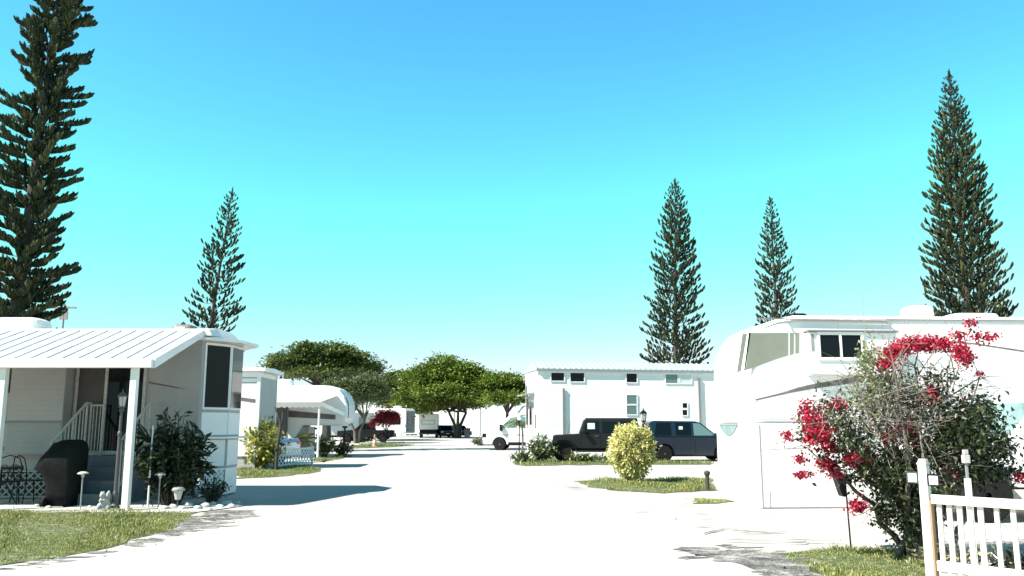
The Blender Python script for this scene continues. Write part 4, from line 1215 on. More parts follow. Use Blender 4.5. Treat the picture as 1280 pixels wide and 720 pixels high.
    def addv(V, F, mat_i):
        vs = [b.verts.new(v) for v in V.tolist()]
        for f_ in F.tolist():
            fc = b.faces.new([vs[i] for i in f_]); fc.material_index = mat_i
    addv(Wv, Wf, 2); addv(V2, F2, 0)
    b.to_mesh(o1.data); b.free()
    o1.data.materials.append(M['darktrunk'])
    return t

p = at(13, 400, 46);  norfolk((p.x, 46, 0), 33.2, 2.15, 'dense dark norfolk pine whose top leaves the picture, above the porch roof', lean=(1.25, 0), first=3.0, tier=.50, rope=.062, ragged=.42, seed=4, nb=8, power=.26, dens=4.7, gaps=.2, sag=.06, blen=.95, lift=-.02, steep=.28, upk=.8, light=.25)
p = at(270, 415, 60); norfolk((p.x - 1.3, 60, 0), 18.4, 2.6, 'thin leaning norfolk pine behind the porch home bay window', lean=(1.9, 0), first=3.0, tier=.46, rope=.060, ragged=.26, seed=5, nb=6, power=.66, dens=1.15, gaps=.2, blen=.85, lift=.06)
p = at(842, 450, 62); norfolk((p.x, 62, 0), 19.7, 2.65, 'full norfolk pine rising directly behind the tiny house roof', lean=(.5, 0), first=3.0, tier=.36, rope=.060, ragged=.18, seed=8, nb=7, power=.62, dens=1.15, gaps=.1, blen=.85)
p = at(971, 390, 74); norfolk((p.x, 74, 0), 21.6, 2.55, 'slim norfolk pine, smallest of all, above the nose of the skirted trailer', lean=(-.1, 0), first=3.0, tier=.46, rope=.066, ragged=.14, seed=9, nb=6, power=.66, dens=1.1, gaps=.1, blen=.95)
p = at(1209, 390, 46); norfolk((p.x, 46, 0), 21.4, 2.75, 'tallest olive green norfolk pine behind the white air conditioner roof', lean=(.12, 0), first=2.5, tier=.30, rope=.050, ragged=.15, seed=12, nb=8, power=.70, dens=1.4, gaps=.06, blen=.8, light=.35)

def broad_tree(name, base, label, crown, trunk_h, trunk_r, leafcols, leaf=.34, n_clump=70, per=130, spread=.9, limbs=6, seed=1, trunkmat='darktrunk', flat=.45, group=None, multi=1, cat='tree'):
    """crown: list of (cx, cy, cz, rx, ry, rz) lobes in local metres"""
    g = np.random.default_rng(seed)
    t = empty(name, base, 0, label, cat, group)
    mt = leafmat(name + '_leaves', *leafcols, trans=.22, scale=.55)
    P = []; D = []; Cc = []
    vol = sum(c[3] * c[4] * c[5] for c in crown)
    for (cx, cy, cz, rx, ry, rz) in crown:
        nc = max(6, int(n_clump * (rx * ry * rz / vol) ** .8))
        d = unit(g.normal(size=(nc, 3))); d[:, 2] = np.where(d[:, 2] < -.35, -d[:, 2] * .5, d[:, 2])
        rad = g.uniform(.62, 1.0, nc)[:, None]
        c = np.array([cx, cy, cz]) + d * rad * np.array([rx, ry, rz])
        for k in range(nc):
            s = spread * g.uniform(.6, 1.3)
            m = int(per * g.uniform(.6, 1.3))
            q = g.normal(size=(m, 3)) * np.array([s, s, s * flat]) * .55
            P.append(c[k] + q); Cc.append(c[k])
            dd = unit(q * np.array([1, 1, .5]) + g.normal(size=(m, 3)) * .5 * s + np.array([0, 0, .15]))
            D.append(dd)
    P = np.concatenate(P); D = np.concatenate(D)
    V, F = leaves(P, D, leaf * g.uniform(.6, 1.3, len(P)), leaf * .55 * g.uniform(.7, 1.2, len(P)), up=g.normal(size=(len(P), 3)) * .5 + np.array([0, 0, 1.]))
    np_mesh('crown', V, F, mt, None, t)
    b = MB()
    stems = []
    for k in range(multi):
        a = 6.28 * k / max(1, multi) + .6
        off = (.0 if multi == 1 else trunk_r * 1.2)
        topx, topy = math.cos(a) * off * 5, math.sin(a) * off * 3
        pts = [(math.cos(a) * off, math.sin(a) * off, 0), (math.cos(a) * off * 1.6, math.sin(a) * off * 1.2, trunk_h * .5), (topx, topy, trunk_h)]
        b.tube(pts, [trunk_r * 1.25, trunk_r * .95, trunk_r * .72], n=9)
        stems.append(pts[-1])
    Cc = np.array(Cc)
    for k in g.choice(len(Cc), min(limbs * 4, len(Cc)), replace=False):
        s0 = stems[k % len(stems)]; e = Cc[k]
        m1 = [s0[0] * .6 + e[0] * .4, s0[1] * .6 + e[1] * .4, s0[2] * .45 + e[2] * .55]
        b.tube([s0, m1, tuple(e)], [trunk_r * .5, trunk_r * .28, trunk_r * .08], n=6)
    b.build('trunk', M[trunkmat], t)
    return t
green = ((.045, .085, .014), (.20, .27, .035))
green2 = ((.032, .060, .018), (.14, .19, .04))
olive = ((.045, .07, .03), (.17, .21, .075))
Z = lambda py, Y: at(640, py, Y).z
X = lambda px, py, Y: at(px, py, Y).x
# big spreading tree at the end of the street
Y = 108; cx = X(572, 540, Y)
def lob(px, py, rx, ry, dy=0, bx=cx, Yv=108):
    """lobe centre by eye, radii in picture px -> metres at that distance"""
    m = Yv / FPX * 1.0
    return (X(px, py, Yv) - bx, dy, Z(py, Yv), rx * m, rx * m * .9, ry * m)
broad_tree('spreading_tree', (cx, Y, 0), 'largest spreading shade tree with forked trunk at the street end',
           [lob(562, 470, 42, 24), lob(532, 482, 28, 20, -1), lob(592, 480, 28, 20, 1), lob(558, 494, 40, 14, -2), lob(518, 500, 20, 17, 0), lob(540, 508, 22, 12, 1), lob(604, 492, 18, 15), lob(585, 503, 20, 10, 2), lob(522, 512, 18, 13, 2), lob(534, 504, 30, 15, 1), lob(578, 500, 32, 13, 1), lob(548, 498, 40, 16, 2)], 3.2, .21, green, leaf=.42, n_clump=290, per=150, spread=1.15, seed=21, multi=3, limbs=8)
Y = 104; cx2 = X(634, 540, Y)
broad_tree('spreading_tree', (cx2, Y, 0), 'lower bright green tree half hidden behind the tiny house',
           [lob(624, 482, 24, 16, 0, cx2, 104), lob(634, 500, 26, 9, -2, cx2, 104), lob(648, 492, 18, 16, 1, cx2, 104), lob(614, 492, 18, 14, 1, cx2, 104)], 3.0, .25, green, leaf=.40, n_clump=75, per=130, spread=1.05, seed=22, limbs=5)
Y = 88; cx3 = X(408, 540, Y)
broad_tree('spreading_tree', (cx3, Y, 0), 'dark layered umbrella tree behind the fifth wheel trailer with awning',
           [lob(400, 441, 42, 11, 0, cx3, Y), lob(372, 455, 34, 12, -1, cx3, Y), lob(430, 458, 40, 12, 1, cx3, Y), lob(405, 468, 48, 10, -1, cx3, Y), lob(358, 462, 20, 10, 0, cx3, Y), lob(460, 465, 16, 8, 1, cx3, Y), lob(440, 447, 22, 7, 0, cx3, Y)], 4.5, .40, green2, leaf=.36, n_clump=150, per=125, spread=1.0, seed=23, flat=.32, limbs=8)
Y = 76; cx4 = X(446, 550, Y)
broad_tree('olive_leaved_tree', (cx4, Y, 0), 'small grey green tree with thin forked trunk beside the fifth wheel nose',
           [lob(442, 495, 28, 20, 0, cx4, Y), lob(462, 492, 22, 20, 0, cx4, Y), lob(424, 487, 18, 14, 0, cx4, Y), lob(455, 480, 22, 12, 0, cx4, Y)], 2.0, .12, olive, leaf=.22, n_clump=110, per=110, spread=.62, seed=24, trunkmat='trunk', flat=.7, multi=2, limbs=8)
Y = 118; cx5 = X(492, 545, Y)
broad_tree('spreading_tree', (cx5, Y, 0), 'dark green tree filling the gap above the small travel trailer',
           [lob(488, 488, 30, 22, 0, cx5, Y), lob(508, 500, 28, 22, 0, cx5, Y), lob(500, 484, 20, 16, 0, cx5, Y), lob(478, 500, 22, 20, 0, cx5, Y), lob(472, 490, 20, 20, 0, cx5, Y), lob(530, 510, 18, 10, -2, cx5, Y)], 3.0, .3, green2, leaf=.40, n_clump=190, per=120, spread=1.1, seed=25, limbs=5)
Y = 79; cx6 = X(482, 545, Y)
M['redleaf_c'] = ((.16, .012, .022), (.42, .045, .06))
broad_tree('red_flowering_bush', (cx6, Y, 0), 'rounded red flowering bush in front of the small travel trailer',
           [lob(482, 524, 15, 10, 0, cx6, Y), lob(472, 529, 10, 8, 0, cx6, Y), lob(491, 526, 9, 10, 0, cx6, Y)], .9, .05, M.pop('redleaf_c'), leaf=.17, n_clump=60, per=90, spread=.36, seed=26, flat=.9, limbs=5, cat='bush')

# ------------------------------------------------------------------ shrubs and garden plants
def shrub(name, base, label, rx, ry, H, cols, leaf, n, seed, group=None, cat='shrub', trans=.22, ratio=.45, shell=.55, stems=7, rough=.45, z0=.12, stemmat='trunk', pw=.5, updir=.25, clumps=0, scale=2.0, csig=.16):
    g = np.random.default_rng(seed)
    t = empty(name, base, 0, label, cat, group)
    mt = leafmat(name + '_leaves', *cols, trans=trans, scale=scale, rough=rough)
    d = unit(g.normal(size=(n, 3)))
    r = (shell + (1 - shell) * g.random(n))[:, None]
    c0 = np.array([0, 0, H / 2 + z0 / 2]); rad = np.array([rx, ry, (H - z0) / 2])
    if clumps:
        dc = unit(g.normal(size=(clumps, 3))); rc = g.uniform(.68, .98, clumps)[:, None]
        cc = dc * rc
        k = g.integers(0, clumps, n)
        q = cc[k] + g.normal(size=(n, 3)) * csig
    else:
        q = d * r
        bump = 1 + .10 * np.sin(d[:, 0] * 5 + seed) * np.cos(d[:, 1] * 4 + d[:, 2] * 5)
        q = q * bump[:, None]
    P = c0 + q * rad
    P = P[P[:, 2] > .03]; q = q[:len(P)] if False else (P - c0) / rad
    D = unit(q * .7 + g.normal(size=P.shape) * .75 + np.array([0, 0, updir]))
    L_ = leaf * g.uniform(.55, 1.25, len(P))
    V, F = leaves(P, D, L_, L_ * ratio, fold=.18)
    np_mesh('foliage', V, F, mt, None, t)
    b = MB()
    for k in range(stems):
        a = g.uniform(0, 6.28); rr = g.uniform(.3, .8)
        e = (math.cos(a) * rx * rr, math.sin(a) * ry * rr, H * g.uniform(.55, .9))
        b.tube([(math.cos(a) * rx * .12, math.sin(a) * ry * .12, 0), (e[0] * .5, e[1] * .5, e[2] * .45), e], [.022 * max(.5, H), .016 * max(.5, H), .006], n=6)
    b.build('stem', M[stemmat], t)
    return t
yel = ((.36, .36, .09), (.85, .80, .40))
p = gnd(790, 603)
shrub('croton_shrub', (p.x, p.y, 0), 'round yellow leaved shrub standing alone on the grass island', .60, .58, 1.60, yel, .10, 8500, 31, ratio=.6, shell=.62, clumps=190, csig=.085, trans=.3, scale=3, z0=.10, updir=.05)
p = gnd(324, 587)
shrub('croton_shrub', (p.x, p.y + .3, 0), 'yellow and green croton shrub against the vinyl sided home', .66, .6, 1.62, ((.05, .08, .02), (.52, .50, .10)), .17, 1700, 32, ratio=.5, shell=.4, clumps=60, csig=.2, trans=.3)
# glossy dark shrub by the porch corner: long arching stalks and broad leaves
def leafy_bush(base, label, rx, ry, H, n_stalk, seed, leafL=.22, per=11, name='glossy_shrub', cols=((.012, .024, .012), (.045, .068, .028)), spiky=0, group=None):
    g = np.random.default_rng(seed)
    t = empty(name, base, 0, label, 'shrub', group)
    mt = leafmat(name + '_leaves', *cols, trans=.15, scale=2, rough=.28, spec=.5)
    b = MB(); P = []; D = []; L_ = []; R_ = []
    for k in range(n_stalk):
        a = g.uniform(0, 6.28); f = math.sqrt(g.random())
        tip = np.array([math.cos(a) * rx * f, math.sin(a) * ry * f, H * (1 - .45 * f ** 2) * g.uniform(.55, 1.0)])
        s0 = np.array([math.cos(a) * rx * .2 * f, math.sin(a) * ry * .2 * f, 0])
        mid = (s0 + tip) * .5 + np.array([0, 0, .12 * H])
        pts = [s0 * (1 - u) ** 2 + 2 * u * (1 - u) * mid + u * u * tip for u in np.linspace(0, 1, 6)]
        b.tube([tuple(q) for q in pts], [.012, .011, .010, .008, .006, .004], n=5)
        for q in range(per):
            u = .25 + .75 * (q + g.random()) / per
            P.append(s0 * (1 - u) ** 2 + 2 * u * (1 - u) * mid + u * u * tip)
            dd = g.normal(size=3) * .8 + np.array([math.cos(a) * .5, math.sin(a) * .5, .15]); D.append(dd)
            l = leafL * g.uniform(.6, 1.2); L_.append(l); R_.append(l * .42)
    for k in range(spiky):
        a = g.uniform(0, 6.28)
        P.append(np.array([-rx * .55 + g.normal() * .04, g.normal() * .04, H * .62])); D.append(np.array([math.cos(a), math.sin(a), g.uniform(.1, 1.6)])); L_.append(g.uniform(.35, .6)); R_.append(.05)
    V, F = leaves(np.array(P), np.array(D), np.array(L_), np.array(R_), fold=.12)
    np_mesh('foliage', V, F, mt, None, t)
    b.build('stem', M['darktrunk'], t)
    return t
leafy_bush((-6.68, 17.05, 0), 'large glossy dark shrub beside the lattice skirt at the porch corner', .78, .52, 2.0, 120, 41, leafL=.21, per=13, spiky=26)
leafy_bush((-5.98, 17.35, 0), 'small loose shrub at the corner of the lattice skirt', .36, .3, .62, 24, 42, leafL=.13, per=9)
p = gnd(405, 572)
leafy_bush((p.x, p.y, 0), 'leafy green shrub at the foot of the awning post', .62, .5, 1.35, 60, 43, leafL=.2, cols=((.03, .05, .015), (.13, .17, .05)))
p = gnd(428, 571)
leafy_bush((p.x, p.y, 0), 'low dark bush under the nose of the awning trailer', .6, .5, 1.05, 55, 44, leafL=.17, cols=((.02, .035, .012), (.08, .11, .035)))
p = gnd(676, 577)
leafy_bush((p.x, p.y - .3, 0), 'loose grey green shrub before the off-roader front wheel', .75, .6, 1.25, 75, 45, leafL=.22, cols=((.06, .085, .035), (.22, .25, .12)))
p = gnd(652, 578); leafy_bush((p.x, p.y, 0), 'small spreading plant left of the grey green shrub', .6, .4, .55, 34, 46, leafL=.17, cols=((.05, .075, .03), (.2, .23, .10)))
p = gnd(722, 577); leafy_bush((p.x, p.y - .6, 0), 'low green plant below the off-roader door', .55, .35, .5, 34, 47, leafL=.15, cols=((.05, .075, .02), (.18, .22, .07)))
p = gnd(745, 577); leafy_bush((p.x, p.y - .6, 0), 'low green plant between the off-roader and the yellow shrub', .7, .35, .36, 30, 48, leafL=.14, cols=((.05, .075, .02), (.18, .22, .07)))
p = gnd(601, 557); leafy_bush((p.x, p.y, 0), 'small bush in front of the camper van bumper', .8, .5, .7, 34, 49, leafL=.25, cols=((.05, .075, .03), (.16, .18, .08)))
p = gnd(452, 553); leafy_bush((p.x, p.y, 0), 'dark hedge bush left of the traffic cone', 1.5, .7, .95, 80, 50, leafL=.25, cols=((.015, .028, .012), (.06, .085, .035)))
# palms
def palm(base, label, trunk_h, n, L_, seed, name='small_palm', r=.06, col=((.05, .08, .02), (.26, .30, .09)), droop=.6):
    g = np.random.default_rng(seed)
    t = empty(name, base, 0, label, 'palm')
    if trunk_h > .1:
        b = MB().tube([(0, 0, 0), (.03, 0, trunk_h * .5), (0, 0, trunk_h)], [r * 1.2, r, r * .9], n=8); b.build('trunk', M['trunk'], t)
    mt = leafmat(name + '_leaves', *col, trans=.3, scale=3)
    b = MB(); P = []; D = []; LL = []
    for k in range(n):
        a = 6.28 * k / n + g.normal() * .15; el = g.uniform(.25, 1.2)
        pts = []
        for u in np.linspace(0, 1, 8):
            rr = L_ * u * math.cos(el * (1 - .4 * u)); zz = L_ * (u * math.sin(el) - droop * u * u)
            pts.append(np.array([math.cos(a) * rr, math.sin(a) * rr, trunk_h + zz]))
        b.tube([tuple(q) for q in pts], np.linspace(.016, .004, 8).tolist(), n=5)
        for u in np.linspace(.18, 1, 20):
            i = min(6, int(u * 7)); f = u * 7 - i
            q = pts[i] * (1 - f) + pts[i + 1] * f; tg = pts[i + 1] - pts[i]; tg /= np.linalg.norm(tg)
            s = np.cross(tg, [0, 0, 1.]); s /= np.linalg.norm(s) + 1e-9
            for sg in (-1, 1):
                P.append(q); D.append(tg * .7 + s * sg * .9 + np.array([0, 0, -.25])); LL.append(L_ * .34 * math.sin(math.pi * (.12 + .8 * u)))
    V, F = leaves(np.array(P), np.array(D), np.array(LL), np.maximum(.02, np.array(LL) * .10), fold=.1)
    np_mesh('fronds', V, F, mt, None, t)
    b.build('frond_stalk', M['trunk'], t)
p = at(653, 562, 50); palm((p.x, 50, 0), 'young yellowish palm at the corner of the tiny house', 1.5, 11, 1.5, 51, droop=.8, r=.05)
p = at(377, 560, 42.2); palm((p.x, 42.2, 0), 'bushy potted palm in the shade below the white awning', .75, 13, 1.0, 52, droop=.5)

# ------------------------------------------------------------------ bougainvillea by the picket fence
M['bougleaf'] = leafmat('bougainvillea_leaves', (.012, .022, .010), (.062, .082, .030), rough=.4, trans=.15, scale=1.5)
M['bouglight'] = leafmat('bougainvillea_pale_leaves', (.10, .14, .05), (.34, .36, .20), rough=.4, trans=.3, scale=2.5)
M['bract'] = leafmat('bougainvillea_bracts', (.24, .006, .028), (.60, .040, .085), rough=.5, trans=.35, scale=3)
M['deadleaf'] = leafmat('dry_bougainvillea_leaves', (.10, .05, .035), (.22, .13, .09), rough=.7, trans=.15, scale=3)
g = np.random.default_rng(77)
BY = 10.3
b0 = gnd(1128, 690)
BB = Vector((b0.x, BY, 0))
bt_ = empty('bougainvillea_bush', tuple(BB), 0, 'sprawling bougainvillea with crimson flowers and bare twigs by the picket fence', 'bush')
def loc(px, py, dy=0):
    q = at(px, py, BY + dy); return np.array([q.x - BB.x, q.y - BB.y, q.z])
b = MB()
targets = [(1010, 560), (1030, 500), (1060, 470), (1085, 440), (1110, 425), (1150, 430), (1190, 440), (1225, 470), (1245, 520), (1250, 560), (1230, 590), (1180, 520), (1130, 480), (1095, 500), (1060, 540), (1150, 540), (1205, 560), (1075, 590), (1160, 470), (1100, 540)]
limbs = []
for k, (px, py) in enumerate(targets):
    dy = g.normal() * .45
    e = loc(px, py, dy)
    s0 = np.array([g.normal() * .12 - .02, g.normal() * .12, 0])
    mid = s0 * .35 + e * .45 + np.array([g.normal() * .1, g.normal() * .1, .25])
    if e[0] < -.3: mid[0] += .15
    u = np.linspace(0, 1, 9)[:, None]
    pts = s0 * (1 - u) ** 2 + 2 * u * (1 - u) * mid + u * u * e
    pts[1:-1] += g.normal(size=(7, 3)) * .03
    limbs.append(pts)
    b.tube([tuple(q) for q in pts], [.042, .037, .033, .028, .023, .018, .014, .010, .006], n=7)
for k in range(5):
    a = k * 1.3; b.tube([(math.cos(a) * .10, math.sin(a) * .10, 0), (math.cos(a) * .09, math.sin(a) * .08, .45), (math.cos(a) * .2, math.sin(a) * .12, .95)], [.075, .055, .035], n=8)
b.build('trunk', M['trunk'], bt_)
# thin twigs: long arching shoots in the dry middle and at the rim
Cc = []; Rr = []
for k in range(600):
    pts = limbs[g.integers(0, len(limbs))]
    i = g.integers(3, 9); p0 = pts[min(i, 8)]
    d = unit(g.normal(size=3) + np.array([0, -.1, .25])); L_ = g.uniform(.15, .65)
    bend = g.normal(size=3) * .25 * L_
    Cc.append(np.stack([p0, p0 + d * L_ * .33 + bend * .2, p0 + d * L_ * .66 + bend * .6, p0 + d * L_ + bend])); Rr.append(np.array([.005, .004, .003, .0015]) * g.uniform(.6, 1.2))
dm = g.normal(size=(620, 2)) * np.array([40, 26]) + np.array([1122, 508])
for (px, py) in dm:
    p0 = loc(px, py, g.normal() * .3)
    d = unit(np.array([g.normal(), g.normal() * .5, g.normal() * .8])); L_ = g.uniform(.2, .6); bend = g.normal(size=3) * .3 * L_
    Cc.append(np.stack([p0, p0 + d * L_ * .33 + bend * .2, p0 + d * L_ * .66 + bend * .6, p0 + d * L_ + bend])); Rr.append(np.array([.0045, .0045, .0035, .0015]) * g.uniform(.5, 1.1))
# arching canes rising out of the top and right side
for (a_, b2, c_) in [((1120, 500), (1130, 430), (1165, 395)), ((1150, 500), (1185, 440), (1235, 480)), ((1180, 500), (1230, 465), (1262, 470)), ((1170, 520), (1210, 455), (1160, 415)), ((1100, 500), (1085, 440), (1090, 425)), ((1060, 540), (1030, 500), (1015, 505)), ((1140, 480), (1180, 410), (1225, 412)), ((1190, 490), (1205, 430), (1215, 405))]:
    A_, B2, C2 = loc(*a_, g.normal() * .2), loc(*b2, g.normal() * .2), loc(*c_, g.normal() * .2)
    Cc.append(np.stack([A_, A_ * .3 + B2 * .6 + C2 * .1, A_ * .1 + B2 * .55 + C2 * .35, C2])); Rr.append(np.array([.010, .008, .006, .003]))
V, F = tubes(np.array(Cc), np.array(Rr), 4)
np_mesh('twigs', V, F, M['twig'], None, bt_)['kind'] = 'stuff'
# foliage by region: (x, y, sx, sy, depth, count, material)
LP = []; LD = []; LM = []; LL = []
regs = [(1208, 530, 34, 22, .35, 1500, 0), (1225, 560, 26, 22, .35, 1000, 0), (1175, 560, 32, 22, .35, 1100, 0), (1120, 610, 24, 24, .25, 900, 0), (1140, 650, 18, 24, .2, 800, 0), (1125, 585, 40, 24, .3, 1100, 0), (1160, 625, 18, 26, .25, 700, 0), (1105, 640, 12, 20, .2, 300, 0), (1215, 590, 34, 16, .3, 800, 0), (1065, 555, 30, 26, .35, 850, 0), (1045, 520, 22, 26, .3, 420, 0), (1085, 585, 22, 14, .3, 380, 0),
        (1150, 508, 46, 26, .4, 560, 0), (1090, 500, 24, 30, .35, 380, 1), (1085, 450, 14, 18, .25, 260, 1), (1105, 475, 26, 16, .3, 260, 1), (1170, 472, 24, 10, .3, 110, 0), (1228, 508, 18, 12, .3, 220, 0), (1255, 560, 14, 16, .25, 240, 0), (1130, 520, 50, 34, .35, 420, 2), (1165, 495, 12, 10, .2, 180, 2), (1175, 610, 18, 10, .2, 260, 1), (1255, 590, 16, 8, .2, 160, 0), (1010, 540, 14, 16, .2, 120, 0)]
for (x, y, sx, sy, dp, n, m) in regs:
    qx = x + g.normal(size=n) * sx * .62; qy = y + g.normal(size=n) * sy * .62
    for i in range(n):
        LP.append(loc(qx[i], qy[i], g.normal() * dp)); LD.append(g.normal(size=3) + np.array([0, 0, -.1])); LM.append(m); LL.append(.070 * g.uniform(.6, 1.25))
# flower sprays
fl = [(1108, 446, 9, 9, 130), (1122, 438, 12, 8, 200), (1140, 430, 14, 7, 210), (1160, 430, 13, 7, 170), (1178, 430, 10, 7, 130), (1200, 438, 9, 9, 130), (1208, 449, 8, 8, 110), (1213, 404, 7, 5, 34), (1222, 422, 9, 5, 40), (1240, 421, 9, 5, 40), (1198, 420, 9, 6, 40), (1226, 468, 5, 4, 20), (1110, 455, 10, 8, 90),
      (1008, 515, 10, 12, 130), (1020, 530, 13, 13, 220), (1028, 545, 12, 11, 170), (1012, 548, 8, 10, 90), (984, 546, 7, 6, 40), (1000, 575, 6, 4, 40), (1004, 594, 10, 3.5, 55), (1033, 580, 11, 8, 110), (1045, 590, 9, 6, 80), (1068, 574, 13, 7, 130), (1045, 506, 11, 6, 60), (1040, 560, 12, 8, 90),
      (1073, 633, 8, 6.5, 120), (1140, 543, 9, 11, 130), (1130, 532, 9, 8, 60), (1194, 594, 9, 5, 60), (1182, 588, 8, 8, 40), (1276, 595, 9, 6, 60), (1165, 491, 7, 7, 50), (1145, 590, 7, 6, 36), (1112, 545, 9, 7, 40), (1205, 505, 10, 6, 20)]
for (x, y, sx, sy, n) in fl:
    dz = g.normal() * .18 - .12
    for i in range(int(n * 2.4)):
        LP.append(loc(x + g.normal() * sx * .62, y + g.normal() * sy * .62, dz + g.normal() * .09)); LD.append(g.normal(size=3) + np.array([0, -.1, .15])); LM.append(3); LL.append(.042 * g.uniform(.6, 1.25))
LP = np.array(LP); LD = np.array(LD); LM = np.array(LM); LL = np.array(LL)
LL = np.where(LP[:, 2] < .03, .03, LL); LP[:, 2] = np.maximum(LP[:, 2], .04)
for nm, sel, ms in (('foliage', LM < 3, [M['bougleaf'], M['bouglight'], M['deadleaf']]), ('flowers', LM == 3, [M['bract']])):
    V, F = leaves(LP[sel], LD[sel], LL[sel], LL[sel] * (.55 if nm == 'foliage' else .8), fold=.2)
    np_mesh(nm, V, F, ms, np.repeat(LM[sel] if nm == 'foliage' else np.zeros(sel.sum(), int), 2), bt_)
# ivy and weeds at the trunk and behind the pickets
leafy_bush((5.25, 8.55, 0), 'low dark green plants behind the white pickets', .75, .35, .46, 70, 61, leafL=.10, per=10, name='low_shrub', cols=((.015, .026, .012), (.07, .09, .035)))
leafy_bush((b0.x + .05, 9.75, 0), 'pale leafy weeds at the foot of the bougainvillea trunk', .55, .28, .30, 46, 62, leafL=.07, per=9, name='weed_clump', cols=((.10, .11, .05), (.36, .36, .22)))
# ------------------------------------------------------------------ white picket fence
fp = at(1157, 618, 7.75); fq = at(1280, 622, 7.15)
fa = math.atan2(fq.y - fp.y, fq.x - fp.x)
fe = empty('picket_fence', (fp.x, fp.y, 0), fa, 'white picket fence with chipped paint in front of the bougainvillea', 'fence')
zt = fp.z
MB().box(-.038, -.038, 0, .038, .038, 1.205).build('post', M['fencewhite'], fe, bevel=.006)
b = MB(); b.box(-.044, -.044, 1.206, .044, .044, 1.222); b.hexa([(-.038, -.038, 1.2221), (.038, -.038, 1.2221), (.038, .038, 1.2221), (-.038, .038, 1.2221), (-.028, -.028, 1.255), (.028, -.028, 1.255), (.028, .028, 1.255), (-.028, .028, 1.255)]); b.build('post_cap', M['fencewhite'], fe, bevel=.004)
MB().box(.039, -.03, .0, .052, .03, .90).build('bare_wood_strip', M['wood'], fe)
MB().box(.057, -.035, zt - .075, 2.3, .0, zt + .004).build('rail', M['fencewhite'], fe, bevel=.005)
MB().box(.057, -.02, .30, 2.3, .02, .385).build('rail', M['fencewhite'], fe, bevel=.005)
for k in range(19):
    x = .105 + k * .085 if k < 5 else .445 + (k - 4) * .127
    w_ = .021 + random.uniform(-.002, .003)
    b = MB().box(x - w_, .001, .03, x + w_, .022, zt - .03); o = b.build('picket', M['fencewhite'], fe, bevel=.003)
    o.rotation_euler.y = 0
MB().box(2.3, -.055, 0, 2.41, .055, 1.2).build('post', M['fencewhite'], fe, bevel=.006)
# house number plaques on either side of the post (held by small black frames)
def plaque(x, z, txt, label, frm, ink):
    pos = fe.matrix_basis @ Vector((x, -.03, z))
    t = empty('number_plaque', tuple(pos), fa, label, 'sign')
    b = MB(); s = .050; e = .011
    b.box(-s, -.008, -s, s, .008, -s + e); b.box(-s, -.008, s - e, s, .008, s); b.box(-s, -.008, -s + e, -s + e, .008, s - e); b.box(s - e, -.008, -s + e, s, .008, s - e)
    b.build('frame', frm, t)
    MB().box(-s + e, -.004, -s + e, s - e, .004, s - e).build('face', M['white'], t)
    c = bpy.data.curves.new('number', 'FONT'); c.body = txt; c.size = .062; c.align_x = 'CENTER'; c.align_y = 'CENTER'; c.extrude = .0008
    c.materials.append(ink)
    tmp = bpy.data.objects.new('number_curve', c); COL.objects.link(tmp)
    bpy.context.view_layer.update()
    me = bpy.data.meshes.new_from_object(tmp.evaluated_get(bpy.context.evaluated_depsgraph_get()))
    bpy.data.objects.remove(tmp); me.materials.clear(); me.materials.append(ink)
    o = bpy.data.objects.new('number', me); COL.objects.link(o); o.parent = t; o.location = (0, -.0052, 0); o.rotation_euler = (math.pi / 2, 0, 0)
    MB().box(-.012 if x > 0 else s, -.004, -.006, (-s if x > 0 else s + .02) if x < 0 else .012, .004, .006)
M['greenframe'] = mat('dark_green_frame', (.03, .06, .04), rough=.5)
fe_m = bpy.context.view_layer.update()
plaque(-.092, 1.09, '10', 'small green framed number plaque left of the fence post', M['greenframe'], M['grey'])
plaque(.092, 1.075, '10', 'small black framed number plaque right of the fence post', M['black'], M['black'])
# second, greyer post seen behind the fence
p = at(1211, 618, 8.3)
pt = empty('garden_post', (p.x, 8.3, 0), 0, 'slim white post with a grey solar light head behind the fence rail', 'post')
MB().box(-.022, -.022, 0, .022, .022, at(1211, 598, 8.3).z).build('pole', M['white'], pt)
z0 = at(1211, 598, 8.3).z
MB().box(-.010, -.010, z0, .010, .010, z0 + .14).build('neck', M['grey'], pt)
b = MB().box(-.03, -.03, z0 + .141, .03, .03, z0 + .22); b.box(-.022, -.022, z0 + .2201, .022, .022, z0 + .27); b.build('lamp_head', M['rail'], pt, bevel=.006)
# leaning black stake with a tapered shade
p = gnd(1064, 688); q = at(1056, 596, p.y - .05)
sk = empty('garden_stake_light', (p.x, p.y, 0), 0, 'leaning black stake with a tapered black shade under the bougainvillea', 'garden light')
tp = (q.x - p.x, q.y - p.y, q.z)
MB().tube([(0, 0, 0), (tp[0], tp[1], tp[2])], .011, n=8).build('stake', M['blackmetal'], sk)
b = MB()
hx_, hz = tp[0], tp[2]
b.hexa([(hx_ - .06, -.07, hz - .24), (hx_ - .005, -.07, hz - .25), (hx_ - .005, .05, hz - .25), (hx_ - .06, .05, hz - .24), (hx_ - .12, -.11, hz + .0), (hx_ - .012, -.11, hz + .0), (hx_ - .012, .08, hz + .0), (hx_ - .12, .08, hz + .0)])
b.box(hx_ - .13, -.12, hz + .001, hx_ + .12, .09, hz + .028); b.box(hx_ + .004, -.03, hz - .09, hx_ + .10, .03, hz - .001)
b.build('shade', M['black'], sk, bevel=.01)

